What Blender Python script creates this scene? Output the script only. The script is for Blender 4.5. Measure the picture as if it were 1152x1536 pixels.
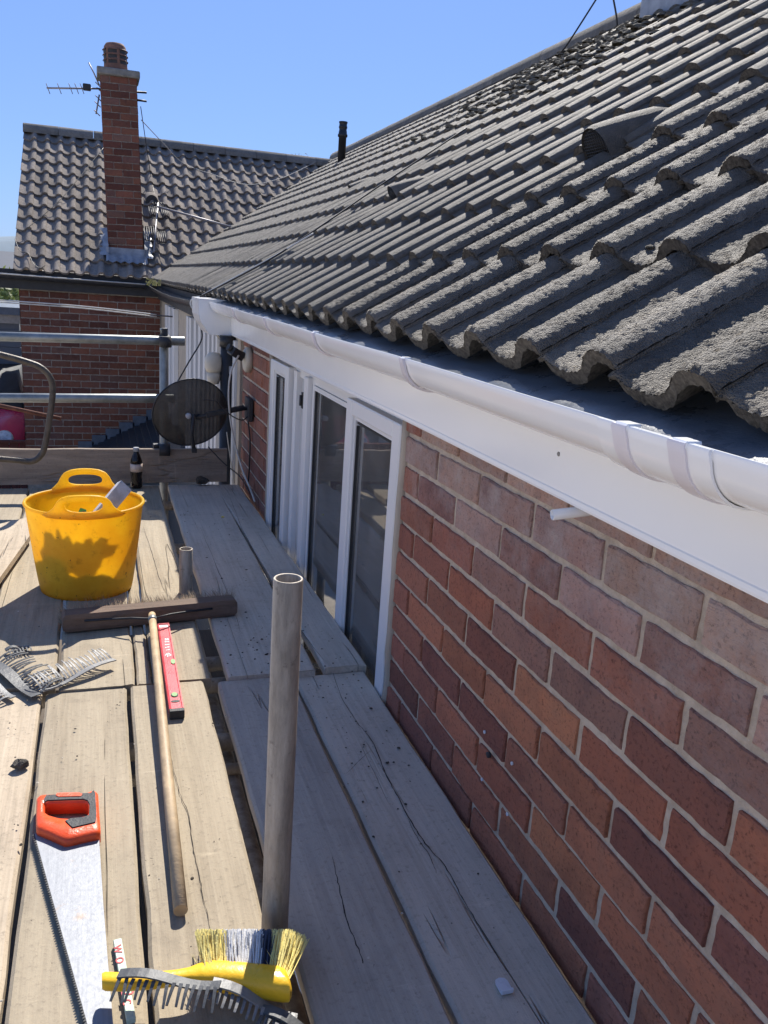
import bpy, math, random
from mathutils import Vector, Matrix
random.seed(7)
R = math.radians
scene = bpy.context.scene
col = scene.collection
for o in list(bpy.data.objects):
    bpy.data.objects.remove(o)

# ------------------------------------------------------------------ camera
CAM = Vector((-0.7151, -1.2577, 0.3029))
YAW, PITCH, ROLL, FPX = 0.33631, -0.25998, 0.069722, 1257.18
fw = Vector((math.sin(YAW)*math.cos(PITCH), math.cos(YAW)*math.cos(PITCH), math.sin(PITCH)))
r0 = Vector((math.cos(YAW), -math.sin(YAW), 0)); u0 = r0.cross(fw)
rt = r0*math.cos(ROLL) + u0*math.sin(ROLL); up = -r0*math.sin(ROLL) + u0*math.cos(ROLL)
cd = bpy.data.cameras.new('camera'); cam = bpy.data.objects.new('camera', cd); col.objects.link(cam)
cam.matrix_world = Matrix(((rt.x, up.x, -fw.x, CAM.x), (rt.y, up.y, -fw.y, CAM.y), (rt.z, up.z, -fw.z, CAM.z), (0, 0, 0, 1)))
cd.sensor_width = 36; cd.lens = 36*FPX/1536; cd.clip_start = 0.02; cd.clip_end = 6000
scene.camera = cam
def ray(x, y): return rt*((x-576)/FPX) + up*(-(y-768)/FPX) + fw
def atz(x, y, z): d = ray(x, y); return CAM + d*((z-CAM.z)/d.z)
def atx(x, y, X): d = ray(x, y); return CAM + d*((X-CAM.x)/d.x)
def aty(x, y, Y): d = ray(x, y); return CAM + d*((Y-CAM.y)/d.y)

# ------------------------------------------------------------------ world, sun, exposure
SUN = Vector((0.335, 0.92, 1.0)).normalized()
w = bpy.data.worlds.new('World'); scene.world = w; w.use_nodes = True
nt = w.node_tree; nt.nodes.clear()
sky = nt.nodes.new('ShaderNodeTexSky'); sky.sky_type = 'NISHITA'; sky.sun_disc = False
sky.sun_elevation = math.asin(SUN.z); sky.sun_rotation = math.atan2(SUN.x, SUN.y)
sky.air_density = 1.0; sky.dust_density = 0.2; sky.ozone_density = 1.2
bg = nt.nodes.new('ShaderNodeBackground'); bg.inputs[1].default_value = 0.13
wo = nt.nodes.new('ShaderNodeOutputWorld')
tint = nt.nodes.new('ShaderNodeMix'); tint.data_type = 'RGBA'; tint.blend_type = 'MULTIPLY'; tint.inputs[0].default_value = 1
tint.inputs[7].default_value = (.49, .71, 1.24, 1)
gam = nt.nodes.new('ShaderNodeGamma'); gam.inputs[1].default_value = .5; nt.links.new(sky.outputs[0], gam.inputs[0]); nt.links.new(gam.outputs[0], tint.inputs[6]); nt.links.new(tint.outputs[2], bg.inputs[0]); nt.links.new(bg.outputs[0], wo.inputs[0])
sd = bpy.data.lights.new('sun', 'SUN'); sd.energy = 3.8; sd.angle = R(0.5); sd.color = (1, 0.95, 0.87)
so = bpy.data.objects.new('sun', sd); col.objects.link(so); so.location = (3, 6, 9)
so.rotation_euler = (-SUN).to_track_quat('-Z', 'Y').to_euler()
vs = scene.view_settings; vs.view_transform = 'Standard'; vs.look = 'None'; vs.gamma = 1; vs.exposure = 1.15
vs.use_curve_mapping = False

# ------------------------------------------------------------------ materials
class NT:
    def __init__(s, name):
        s.m = bpy.data.materials.new(name); s.m.use_nodes = True; s.t = s.m.node_tree
        s.t.nodes.clear(); s.out = s.n('ShaderNodeOutputMaterial')
    def n(s, typ, **kw):
        nd = s.t.nodes.new(typ)
        for k, v in kw.items(): setattr(nd, k, v)
        return nd
    def l(s, a, b): s.t.links.new(a, b)
    def inp(s, sock, v):
        if isinstance(v, bpy.types.NodeSocket): s.l(v, sock)
        elif isinstance(v, (tuple, list)) and len(v) == 3 and sock.type == 'RGBA': sock.default_value = (*v, 1)
        else: sock.default_value = v
    def coord(s, rnd=True, scale=(1, 1, 1)):
        tc = s.n('ShaderNodeTexCoord'); v = tc.outputs['Object']
        if rnd:
            oi = s.n('ShaderNodeObjectInfo'); mu = s.n('ShaderNodeMath', operation='MULTIPLY'); s.l(oi.outputs['Random'], mu.inputs[0]); mu.inputs[1].default_value = 57.0
            ad = s.n('ShaderNodeVectorMath', operation='ADD'); s.l(v, ad.inputs[0]); s.l(mu.outputs[0], ad.inputs[1]); v = ad.outputs[0]
        mp = s.n('ShaderNodeMapping'); s.l(v, mp.inputs[0]); mp.inputs['Scale'].default_value = scale
        return mp.outputs[0]
    def noise(s, v, sc, det=4, rough=.55, dist=0):
        nd = s.n('ShaderNodeTexNoise'); s.l(v, nd.inputs['Vector']); nd.inputs['Scale'].default_value = sc
        nd.inputs['Detail'].default_value = det; nd.inputs['Roughness'].default_value = rough; nd.inputs['Distortion'].default_value = dist
        return nd.outputs[0]
    def vor(s, v, sc, feature='F1'):
        nd = s.n('ShaderNodeTexVoronoi', feature=feature); s.l(v, nd.inputs['Vector']); nd.inputs['Scale'].default_value = sc
        return nd.outputs['Distance']
    def ramp(s, f, stops):
        nd = s.n('ShaderNodeValToRGB'); s.inp(nd.inputs[0], f); e = nd.color_ramp.elements
        while len(e) < len(stops): e.new(.5)
        for i, (p, c) in enumerate(stops):
            e[i].position = p; c = (c, c, c) if not isinstance(c, tuple) else c; e[i].color = (*c, 1)
        return nd.outputs[0]
    def mix(s, f, a, b, mode='MIX'):
        nd = s.n('ShaderNodeMix', data_type='RGBA', blend_type=mode)
        s.inp(nd.inputs[0], f); s.inp(nd.inputs[6], a); s.inp(nd.inputs[7], b); return nd.outputs[2]
    def math(s, op, a, b=0.0, clamp=False):
        nd = s.n('ShaderNodeMath', operation=op, use_clamp=clamp); s.inp(nd.inputs[0], a); s.inp(nd.inputs[1], b); return nd.outputs[0]
    def bump(s, h, dist=.002, st=1.0, nrm=None):
        nd = s.n('ShaderNodeBump'); s.inp(nd.inputs['Height'], h); nd.inputs['Distance'].default_value = dist; nd.inputs['Strength'].default_value = st
        if nrm: s.l(nrm, nd.inputs['Normal'])
        return nd.outputs[0]
    def bsdf(s, color, rough=.6, normal=None, spec=.4, metal=0, **kw):
        b = s.n('ShaderNodeBsdfPrincipled'); s.inp(b.inputs['Base Color'], color); s.inp(b.inputs['Roughness'], rough)
        s.inp(b.inputs['Metallic'], metal); b.inputs['Specular IOR Level'].default_value = spec
        for k, v in kw.items(): s.inp(b.inputs[k], v)
        if normal: s.l(normal, b.inputs['Normal'])
        s.b = b; return b.outputs[0]
    def done(s, sh): s.l(sh, s.out.inputs[0]); return s.m

M = {}
def plain(name, c, rough=.55, var=.25, sc=14, bump=.0008, metal=0, spec=.4, **kw):
    t = NT(name); v = t.coord(); n = t.noise(v, sc, 5, .6)
    d = tuple(x*(1-var) for x in c); b = tuple(min(1, x*(1+var)) for x in c)
    M[name] = t.done(t.bsdf(t.ramp(n, [(.3, d), (.7, b)]), t.ramp(n, [(.3, max(0, rough-.1)), (.7, min(1, rough+.1))]), t.bump(t.noise(v, sc*9, 3), bump), spec, metal, **kw))
    return M[name]

def mk_wood(name, c1, c2, dirt=(.09, .075, .06), crack=1.0):
    t = NT(name); v = t.coord(True); vg = t.n('ShaderNodeMapping'); t.l(v, vg.inputs[0]); vg.inputs['Scale'].default_value = (60, 2.2, 30)
    g = t.noise(vg.outputs[0], 1.0, 6, .62, .35)
    vb = t.n('ShaderNodeMapping'); t.l(v, vb.inputs[0]); vb.inputs['Scale'].default_value = (5, 1.3, 5)
    big = t.noise(vb.outputs[0], 1.6, 5, .6)
    vf = t.n('ShaderNodeMapping'); t.l(v, vf.inputs[0]); vf.inputs['Scale'].default_value = (260, 5, 120)
    gf = t.noise(vf.outputs[0], 1.0, 3, .6)
    c = t.ramp(t.math('ADD', t.math('MULTIPLY', g, .62), t.math('MULTIPLY', gf, .38)), [(.3, c1), (.68, c2)])
    c = t.mix(t.ramp(big, [(.35, 0.0), (.75, .55)]), c, tuple(x*1.18 for x in c2))
    fine = t.noise(v, 85, 6, .75)
    c = t.mix(t.ramp(fine, [(.54, 0.0), (.76, .6)]), c, dirt)
    blot = t.noise(v, 7, 4, .65, .6)
    c = t.mix(t.ramp(blot, [(.54, 0.0), (.80, .3)]), c, dirt)
    vd = t.n('ShaderNodeVectorMath', operation='ADD'); t.l(v, vd.inputs[0]); nz = t.n('ShaderNodeTexNoise'); t.l(v, nz.inputs['Vector']); nz.inputs['Scale'].default_value = 60
    sc9 = t.n('ShaderNodeVectorMath', operation='SCALE'); t.l(nz.outputs[1], sc9.inputs[0]); sc9.inputs['Scale'].default_value = .02; t.l(sc9.outputs[0], vd.inputs[1])
    pit = t.vor(vd.outputs[0], 70)
    pm = t.math('MULTIPLY', t.ramp(pit, [(.06, 1.0), (.13, 0.0)]), t.ramp(t.noise(v, 17, 2), [(.56, 0.0), (.64, 1.0)]))
    c = t.mix(t.math('MULTIPLY', pm, .55), c, (.06, .05, .04))
    # long drying cracks along the grain
    vc = t.n('ShaderNodeMapping'); t.l(v, vc.inputs[0]); vc.inputs['Scale'].default_value = (6, .22, 3)
    ck = t.math('ABSOLUTE', t.math('SUBTRACT', t.noise(vc.outputs[0], 1.0, 5, .42), .5))
    ckm = t.math('MULTIPLY', t.ramp(ck, [(.0012, 1.0), (.0032, 0.0)]), t.ramp(t.noise(v, 2.3, 2), [(.48, 0.0), (.56, 1.0)]))
    c = t.mix(t.math('MULTIPLY', ckm, .3*crack), c, (.02, .016, .013))
    scr = t.n('ShaderNodeMapping'); t.l(v, scr.inputs[0]); scr.inputs['Scale'].default_value = (4, 26, 4); scr.inputs['Rotation'].default_value = (0, 0, .6)
    sc_ = t.ramp(t.noise(scr.outputs[0], 1.0, 4, .7), [(.64, 0.0), (.72, .3)])
    c = t.mix(sc_, c, tuple(min(1, x*1.5) for x in c2))
    h = t.math('ADD', t.math('MULTIPLY', g, .6), t.math('SUBTRACT', t.math('MULTIPLY', fine, .5), t.math('MULTIPLY', ckm, 2.0)))
    h = t.math('SUBTRACT', h, t.math('MULTIPLY', pm, .5))
    M[name] = t.done(t.bsdf(c, .85, t.bump(h, .0028, .9), .25))
mk_wood('board', (.21, .170, .118), (.37, .31, .222))
mk_wood('board_pale', (.26, .21, .15), (.50, .41, .30))
mk_wood('board_shade', (.37, .315, .255), (.56, .49, .40), (.18, .15, .115), crack=.7)  # copy of the wood for shaded boards, lightened to lift their shade
mk_wood('board_shade_darker', (.29, .25, .205), (.45, .39, .32), (.15, .125, .095), crack=.5)  # same lightened wood, slightly darker, for the second shaded board
mk_wood('toe', (.17, .13, .10), (.36, .29, .225), crack=.35)
mk_wood('broom_block', (.075, .05, .038), (.19, .135, .10))
mk_wood('gap_board_dark', (.06, .048, .036), (.13, .105, .08), (.03, .025, .02))  # wood darkened to stand in for the shade below the gap
mk_wood('fence_red', (.06, .022, .018), (.13, .045, .036), (.03, .015, .012))

def mk_brick():
    t = NT('brick'); v = t.coord(True); oi = t.n('ShaderNodeObjectInfo'); c0 = oi.outputs['Color']; al = oi.outputs['Alpha']
    n1 = t.noise(v, 26, 7, .72); n2 = t.noise(v, 150, 5, .7); n3 = t.noise(v, 9, 4, .65)
    c = t.mix(t.ramp(n1, [(.3, 0.0), (.75, .55)]), c0, t.mix(1.0, c0, (1.45, 1.12, .95), 'MULTIPLY'))
    c = t.mix(t.ramp(n3, [(.5, 0.0), (.75, .55)]), c, t.mix(1.0, c0, (.5, .5, .6), 'MULTIPLY'))
    c = t.mix(t.ramp(n2, [(.53, 0.0), (.66, .8)]), c, t.mix(1.0, c0, (.36, .34, .36), 'MULTIPLY'))
    c = t.mix(t.ramp(t.noise(v, 75, 4, .7), [(.60, 0.0), (.70, .55)]), c, t.mix(1.0, c0, (1.6, 1.35, 1.2), 'MULTIPLY'))
    # lime bloom: how much is set by the alpha of each brick's colour (0 = strong)
    bl = t.math('MULTIPLY', t.ramp(t.noise(v, 11, 6, .75), [(.42, 0.0), (.72, 1.0)]), t.math('SUBTRACT', 1.0, al))
    c = t.mix(bl, c, (.52, .46, .43))
    vs_ = t.n('ShaderNodeMapping'); t.l(v, vs_.inputs[0]); vs_.inputs['Scale'].default_value = (30, 60, 260); vs_.inputs['Rotation'].default_value = (.25, 0, 0)
    drag = t.noise(vs_.outputs[0], 1, 4, .7)
    h = t.math('ADD', t.math('MULTIPLY', n2, .55), t.math('MULTIPLY', drag, .8))
    M['brick'] = t.done(t.bsdf(c, .9, t.bump(h, .006, 1.0), .2))
mk_brick()
def mk_mortar():
    t = NT('mortar'); v = t.coord(False); n = t.noise(v, 30, 6, .7); n2 = t.noise(v, 260, 3)
    c = t.ramp(n, [(.3, (.42, .335, .25)), (.7, (.66, .55, .425))])
    c = t.mix(t.ramp(t.vor(v, 150), [(.06, .8), (.12, 0.0)]), c, (.6, .57, .52))
    M['mortar'] = t.done(t.bsdf(c, .95, t.bump(t.math('ADD', n, t.math('MULTIPLY', n2, .5)), .006, 1), .2))
mk_mortar()
plain('mortar_shaded', (.27, .245, .21), .95, .25, 20, .003)  # mortar darkened to paint in the wing wall's deep shade
def mk_tile(name, dark, mid, lite, grain=1.0, relief=.009, rough=.95, spec=.15):
    t = NT(name); v = t.coord(True)
    # even cement colour; the grit is relief that catches the low light
    gr = t.vor(v, 230*grain); g2 = t.noise(v, 330*grain, 4, .7); big = t.noise(v, 7, 6, .7); mid_n = t.noise(v, 34, 4, .65)
    c = t.ramp(t.math('ADD', t.math('MULTIPLY', g2, .5), t.math('MULTIPLY', mid_n, .5)), [(.32, dark), (.5, mid), (.68, lite)])
    oi = t.n('ShaderNodeObjectInfo')
    c = t.mix(.7, c, t.mix(1.0, c, t.ramp(oi.outputs['Random'], [(0, .70), (1, 1.3)]), 'MULTIPLY'))
    c = t.mix(t.ramp(big, [(.48, 0.0), (.72, .6)]), c, tuple(x*.55 for x in mid))
    c = t.mix(t.ramp(t.noise(v, 4.3, 5, .7), [(.55, 0.0), (.75, .45)]), c, (mid[0]*1.5, mid[1]*1.42, mid[2]*1.25))
    li = t.math('MULTIPLY', t.ramp(t.noise(v, 21, 4, .6), [(.68, 0.0), (.71, 1.0)]), .6)
    c = t.mix(li, c, (.36, .34, .28))
    h = t.math('ADD', t.math('POWER', t.math('SUBTRACT', 1.0, gr, True), 2.0), t.math('MULTIPLY', g2, 1.1))
    M[name] = t.done(t.bsdf(c, rough, t.bump(h, relief, 1.0), spec))
mk_tile('tile', (.15, .133, .112), (.24, .215, .182), (.35, .315, .268), 1.7, .010, .68, .34)
plain('tile_nose', (.17, .15, .125), .95, .6, 150, .006)
mk_tile('tile_far', (.17, .146, .125), (.24, .208, .18), (.31, .272, .238), .5, .002)
mk_tile('ridge', (.2, .19, .175), (.28, .27, .25), (.36, .34, .31), 1.0)
plain('vent_concrete', (.20, .192, .178), .9, .3, 20, .002)

def mk_pvc(name, c, rough=.22, tint=None):
    t = NT(name); v = t.coord(False); n = t.noise(v, 5, 4, .6)
    cc = t.mix(t.ramp(n, [(.6, 0.0), (.85, .06)]), c, (.5, .47, .42))
    M[name] = t.done(t.bsdf(cc, t.ramp(t.noise(v, 18, 4), [(.3, rough), (.7, rough+.06)]), None, .5))
mk_pvc('pvc', (.88, .88, .87), .16); mk_pvc('upvc_frame', (.74, .74, .73), .3)
plain('pvc_strap', (.72, .68, .70), .3, .05, 9, .0003)
plain('groove', (.025, .02, .016), .95, .2); plain('felt', (.13, .14, .155), .32, .25, 20, .0006)
plain('black_plastic', (.022, .023, .026), .45, .3, 12, .0006)
plain('black_iron', (.03, .03, .032), .6, .4, 14, .001)
plain('lead_dark', (.085, .11, .145), .5, .3, 9, .002); plain('lead', (.26, .28, .31), .5, .35, 9, .002, spec=.5)
plain('beige', (.42, .36, .28), .8, .15, 8, .001)
plain('stonecap', (.2, .195, .18), .95, .3, 14, .004)
plain('potclay', (.20, .105, .075), .85, .35, 18, .002)
plain('cement', (.30, .28, .25), .95, .25, 20, .004)
plain('interior', (.16, .155, .15), .9, .2, 3)
plain('curtain', (.55, .55, .54), .9, .15, 6, .001)
plain('rubber', (.03, .03, .03), .7, .2)
plain('cable_white', (.55, .53, .48), .55, .2); plain('cable_black', (.02, .02, .022), .5, .2)
plain('cable_grey', (.30, .29, .27), .6, .2)
plain('ground_bounce', (.50, .445, .37), .95, .35, 1.2, .01)  # ground colour raised to bounce sunlight onto wall and fascia
plain('hill', (.16, .21, .25), 1, .25, .01, 0)  # distance haze put into the hill's own blue-grey colour
plain('shed_panel', (.11, .125, .15), .6, .12, 6); plain('shed_roof', (.30, .29, .27), .8, .2)
plain('car_red', (.55, .03, .09), .25, .05, 3, 0, Coat_Weight=.6) if False else plain('car_red', (.55, .03, .09), .25, .05, 3, 0)
plain('tyre', (.02, .02, .02), .8); plain('render_white', (.6, .58, .54), .85, .1, 4); plain('slate', (.035, .038, .042), .7, .4, 12, .003)
plain('moss', (.16, .145, .115), .98, .6, 30, .01); plain('moss_yellow', (.30, .27, .09), .9, .3, 30, .004)
plain('dark_steel', (.085, .07, .055), .5, .45, 30, .0015, metal=.3); plain('rust', (.14, .055, .035), .9, .5, 40, .003)
plain('handle_wood', (.40, .29, .17), .6, .28, 16, .0008)
plain('level_red', (.52, .04, .055), .45, .22, 26, .0006); plain('level_white', (.72, .66, .64), .6, .2)
plain('vial', (.32, .48, .22), .2, .1)
plain('saw_orange', (.75, .085, .02), .35, .12, 20); plain('grip', (.028, .03, .032), .6, .3, 30, .0015)
plain('brush_yellow', (.80, .47, .02), .35, .1, 12); plain('bristle_yellow', (.72, .60, .20), .5, .25, 40); plain('bristle_grey', (.58, .57, .55), .5, .25, 40)
plain('bristle_navy', (.03, .035, .06), .5, .3, 40); plain('bristle_brown', (.26, .19, .12), .8, .4, 60)
plain('comb', (.075, .078, .08), .5, .25, 14); plain('comb_light', (.21, .21, .205), .5, .25, 14)
plain('stone', (.10, .09, .075), .95, .4, 40, .004); plain('clip_white', (.62, .64, .68), .3, .05)
plain('strip_green', (.50, .60, .48), .6, .15, 40); plain('ink_red', (.5, .05, .06), .6, .1)
plain('rubbish_green', (.10, .32, .10), .6, .5, 20); plain('rubbish_brown', (.2, .13, .07), .8, .4, 20); plain('rubbish_clear', (.5, .52, .55), .3, .3, 20)
plain('cap_grey', (.35, .36, .38), .4, .1); plain('label_tan', (.5, .40, .33), .6, .3, 25); plain('cola', (.012, .008, .007), .1, .2)
plain('lamp_body', (.55, .50, .41), .5, .08); plain('alum', (.26, .25, .26), .5, .2, 20, metal=.5)
plain('bark', (.10, .08, .06), .9, .3); plain('debris', (.07, .058, .045), .95, .5, 40, .003); plain('chip', (.45, .40, .32), .8, .3)
def mk_steel():
    t = NT('steel'); v = t.coord(True); vg = t.n('ShaderNodeMapping'); t.l(v, vg.inputs[0]); vg.inputs['Scale'].default_value = (30, 30, 5)
    n = t.noise(vg.outputs[0], 1, 6, .7); n2 = t.noise(v, 45, 5, .7)
    c = t.ramp(n, [(.28, (.17, .14, .105)), (.55, (.40, .345, .275)), (.8, (.58, .52, .43))])
    c = t.mix(t.ramp(n2, [(.6, 0.0), (.7, .6)]), c, (.10, .075, .055))
    M['steel'] = t.done(t.bsdf(c, t.ramp(n2, [(.3, .42), (.7, .65)]), t.bump(n2, .0012), .4, .15))
mk_steel()
def mk_galv():
    t = NT('galv'); v = t.coord(True); n = t.noise(v, 12, 6, .7)
    c = t.ramp(n, [(.3, (.16, .175, .17)), (.7, (.33, .345, .335))])
    M['galv'] = t.done(t.bsdf(c, .42, t.bump(n, .001), .5, .55))
mk_galv()
def mk_blade():
    t = NT('blade'); v = t.coord(False, (260, 10, 30)); n = t.noise(v, 1.0, 5, .7, .1); v2 = t.coord(False); n2 = t.noise(v2, 90, 5, .8)
    c = t.ramp(n, [(.3, (.19, .20, .22)), (.7, (.26, .27, .29))])
    c = t.mix(t.ramp(t.noise(v2, 14, 5, .7), [(.62, 0.0), (.70, .5)]), c, (.30, .20, .12))
    M['blade'] = t.done(t.bsdf(c, t.ramp(n2, [(.3, .42), (.7, .65)]), t.bump(n2, .0004), .5, .3))
mk_blade()
def mk_glass(name='glass', tint=(.82, .86, .86)):
    t = NT(name); fr = t.n('ShaderNodeFresnel'); fr.inputs[0].default_value = 1.65
    tr = t.n('ShaderNodeBsdfTransparent'); tr.inputs[0].default_value = (*tint, 1)
    gl = t.n('ShaderNodeBsdfGlossy'); gl.inputs[0].default_value = (.95, .95, .95, 1)
    v = t.coord(False); gl.inputs['Roughness'].default_value = .015
    t.l(t.bump(t.noise(v, 3, 2), .004, .12), gl.inputs['Normal'])
    d = t.n('ShaderNodeBsdfDiffuse'); d.inputs[0].default_value = (.5, .5, .48, 1)
    sm = t.n('ShaderNodeMixShader'); t.l(t.ramp(t.noise(v, 6, 6, .7), [(.4, .16), (.8, .36)]), sm.inputs[0]); t.l(tr.outputs[0], sm.inputs[1]); t.l(d.outputs[0], sm.inputs[2])
    mx = t.n('ShaderNodeMixShader'); t.l(fr.outputs[0], mx.inputs[0]); t.l(sm.outputs[0], mx.inputs[1]); t.l(gl.outputs[0], mx.inputs[2])
    M[name] = t.done(mx.outputs[0])
mk_glass()
def mk_tub():
    t = NT('tub_yellow'); v = t.coord(False); n = t.noise(v, 9, 5, .65); sm = t.noise(v, 26, 5, .75)
    c = t.ramp(n, [(.3, (.88, .58, .04)), (.7, (.97, .74, .07))])
    c = t.mix(t.ramp(sm, [(.56, 0.0), (.74, .5)]), c, (.42, .23, .03))
    c = t.mix(t.ramp(t.noise(v, 60, 3), [(.68, 0.0), (.74, .7)]), c, (.16, .10, .04))
    a = t.bsdf(c, .42, t.bump(sm, .002), .4)
    tl = t.n('ShaderNodeBsdfTranslucent'); t.inp(tl.inputs[0], t.mix(1.0, c, (1.0, .97, .9), 'MULTIPLY'))
    mx = t.n('ShaderNodeMixShader'); mx.inputs[0].default_value = .6; t.l(a, mx.inputs[1]); t.l(tl.outputs[0], mx.inputs[2])
    M['tub_yellow'] = t.done(mx.outputs[0])
mk_tub()
def mk_dish():
    t = NT('dish_mesh'); v = t.coord(False); n = t.noise(v, 12, 6, .75)
    c = t.ramp(n, [(.35, (.03, .027, .024)), (.65, (.07, .06, .048)), (.8, (.15, .115, .07))])
    a = t.bsdf(c, .6, None, .3); tr = t.n('ShaderNodeBsdfTransparent')
    # punched holes finer than a pixel from where it is seen
    mx = t.n('ShaderNodeMixShader'); mx.inputs[0].default_value = .05; t.l(a, mx.inputs[1]); t.l(tr.outputs[0], mx.inputs[2])
    M['dish_mesh'] = t.done(mx.outputs[0])
mk_dish()
def mk_leaf(name, c):
    t = NT(name); oi = t.n('ShaderNodeNewGeometry'); a = t.ramp(oi.outputs['Random Per Island'], [(0, tuple(x*.6 for x in c)), (1, tuple(x*1.5 for x in c))])
    d = t.bsdf(a, .6); tl = t.n('ShaderNodeBsdfTranslucent'); t.l(a, tl.inputs[0])
    mx = t.n('ShaderNodeMixShader'); mx.inputs[0].default_value = .35; t.l(d, mx.inputs[1]); t.l(tl.outputs[0], mx.inputs[2]); M[name] = t.done(mx.outputs[0])
mk_leaf('leaf', (.07, .11, .03)); mk_leaf('leaf_pale', (.16, .2, .06))

# ------------------------------------------------------------------ mesh helpers
ORI = {}
class MB:
    def __init__(s): s.v = []; s.f = []; s.sm = []
    def add(s, vs, fs, smooth=False):
        o = len(s.v); s.v += [Vector(p) for p in vs]; s.f += [tuple(i+o for i in f) for f in fs]; s.sm += [smooth]*len(fs); return s
    def box(s, a, b, m=None, ch=0):
        x0, y0, z0 = a; x1, y1, z1 = b
        if ch:
            c = ch; P = []
            for z, e in ((z0, c), (z0+c, 0), (z1-c, 0), (z1, c)):
                q = [(x0+e, y0+c), (x0+c, y0+e), (x1-c, y0+e), (x1-e, y0+c), (x1-e, y1-c), (x1-c, y1-e), (x0+c, y1-e), (x0+e, y1-c)]
                if e == 0: q = [(x0, y0+c), (x0+c, y0), (x1-c, y0), (x1, y0+c), (x1, y1-c), (x1-c, y1), (x0+c, y1), (x0, y1-c)]
                else: q = [(x0+c, y0+c+.0), (x0+c, y0+c), (x1-c, y0+c), (x1-c, y0+c), (x1-c, y1-c), (x1-c, y1-c), (x0+c, y1-c), (x0+c, y1-c)]
                if e: q = [(x0+c*.6, y0+c), (x0+c, y0+c*.6), (x1-c, y0+c*.6), (x1-c*.6, y0+c), (x1-c*.6, y1-c), (x1-c, y1-c*.6), (x0+c, y1-c*.6), (x0+c*.6, y1-c)]
                P += [(p[0], p[1], z) for p in q]
            F = [tuple(range(7, -1, -1)), tuple(range(24, 32))]
            for k in range(3):
                for i in range(8): j = (i+1) % 8; F.append((k*8+i, k*8+j, k*8+8+j, k*8+8+i))
        else:
            P = [(x0, y0, z0), (x1, y0, z0), (x1, y1, z0), (x0, y1, z0), (x0, y0, z1), (x1, y0, z1), (x1, y1, z1), (x0, y1, z1)]
            F = [(3, 2, 1, 0), (4, 5, 6, 7), (0, 1, 5, 4), (1, 2, 6, 5), (2, 3, 7, 6), (3, 0, 4, 7)]
        if m: P = [m @ Vector(p) for p in P]
        return s.add(P, F)
    def tube(s, path, r, seg=10, cap=True, closed=False, rs=None):
        path = [Vector(p) for p in path]; n = len(path); P = []; prev = None
        for i, p in enumerate(path):
            a = path[(i-1) % n] if (i > 0 or closed) else p; b = path[(i+1) % n] if (i < n-1 or closed) else p
            t = (b-a).normalized()
            if prev is None:
                x = t.orthogonal().normalized()
            else:
                x = (prev - t*prev.dot(t)).normalized()
            prev = x; y = t.cross(x); rr = rs[i] if rs else r
            for k in range(seg):
                an = 2*math.pi*k/seg; P.append(p + (x*math.cos(an)+y*math.sin(an))*rr)
        F = []
        for i in range(n if closed else n-1):
            i2 = (i+1) % n
            for k in range(seg): k2 = (k+1) % seg; F.append((i*seg+k, i*seg+k2, i2*seg+k2, i2*seg+k))
        s.add(P, F, True)
        if cap and not closed:
            o = len(s.v)-len(P); s.f += [tuple(o+k for k in range(seg-1, -1, -1)), tuple(o+(n-1)*seg+k for k in range(seg))]; s.sm += [False, False]
        return s
    def pipe(s, a, b, r, t=.004, seg=24):
        a = Vector(a); b = Vector(b); d = (b-a).normalized(); x = d.orthogonal().normalized(); y = d.cross(x); P = []
        for p, rr in ((a, r), (b-d*.0015, r), (b, r-.001), (b, r-t+.001), (b-d*.0015, r-t), (a, r-t)):
            for k in range(seg): an = 2*math.pi*k/seg; P.append(p+(x*math.cos(an)+y*math.sin(an))*rr)
        F = [(i*seg+k, i*seg+(k+1) % seg, (i+1)*seg+(k+1) % seg, (i+1)*seg+k) for i in range(5) for k in range(seg)]
        F += [(5*seg+k, 5*seg+(k+1) % seg, (k+1) % seg, k) for k in range(seg)]
        return s.add(P, F, True)
    def lathe(s, prof, c=(0, 0, 0), seg=24, m=None, cap=True):
        P = []
        for r, z in prof:
            for k in range(seg): an = 2*math.pi*k/seg; P.append(Vector((r*math.cos(an), r*math.sin(an), z)))
        n = len(prof); F = [(i*seg+k, i*seg+(k+1) % seg, (i+1)*seg+(k+1) % seg, (i+1)*seg+k) for i in range(n-1) for k in range(seg)]
        if m: P = [m @ p for p in P]
        P = [p+Vector(c) for p in P]; o = len(s.v); s.add(P, F, True)
        if cap:
            s.f += [tuple(o+k for k in range(seg-1, -1, -1)), tuple(o+(n-1)*seg+k for k in range(seg))]; s.sm += [False]*2
        return s
    def prism(s, poly, z0, z1, m=None, hole=None):
        n = len(poly); P = [(x, y, z0) for x, y in poly]+[(x, y, z1) for x, y in poly]
        F = [(i, (i+1) % n, n+(i+1) % n, n+i) for i in range(n)]
        if not hole: F += [tuple(range(n-1, -1, -1)), tuple(range(n, 2*n))]
        else:
            h = len(hole); assert h == n
            P += [(x, y, z0) for x, y in hole]+[(x, y, z1) for x, y in hole]
            for i in range(n):
                j = (i+1) % n; F += [(2*n+j, 2*n+i, 3*n+i, 3*n+j), (n+i, n+j, 3*n+j, 3*n+i), (j, i, 2*n+i, 2*n+j)]
        if m: P = [m @ Vector(p) for p in P]
        return s.add(P, F)
    def mesh(s, name, mat, off=Vector((0, 0, 0))):
        me = bpy.data.meshes.new(name); me.from_pydata([tuple(v-off) for v in s.v], [], s.f); me.update()
        me.polygons.foreach_set('use_smooth', s.sm); me.materials.append(M[mat] if isinstance(mat, str) else mat)
        return me
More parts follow.
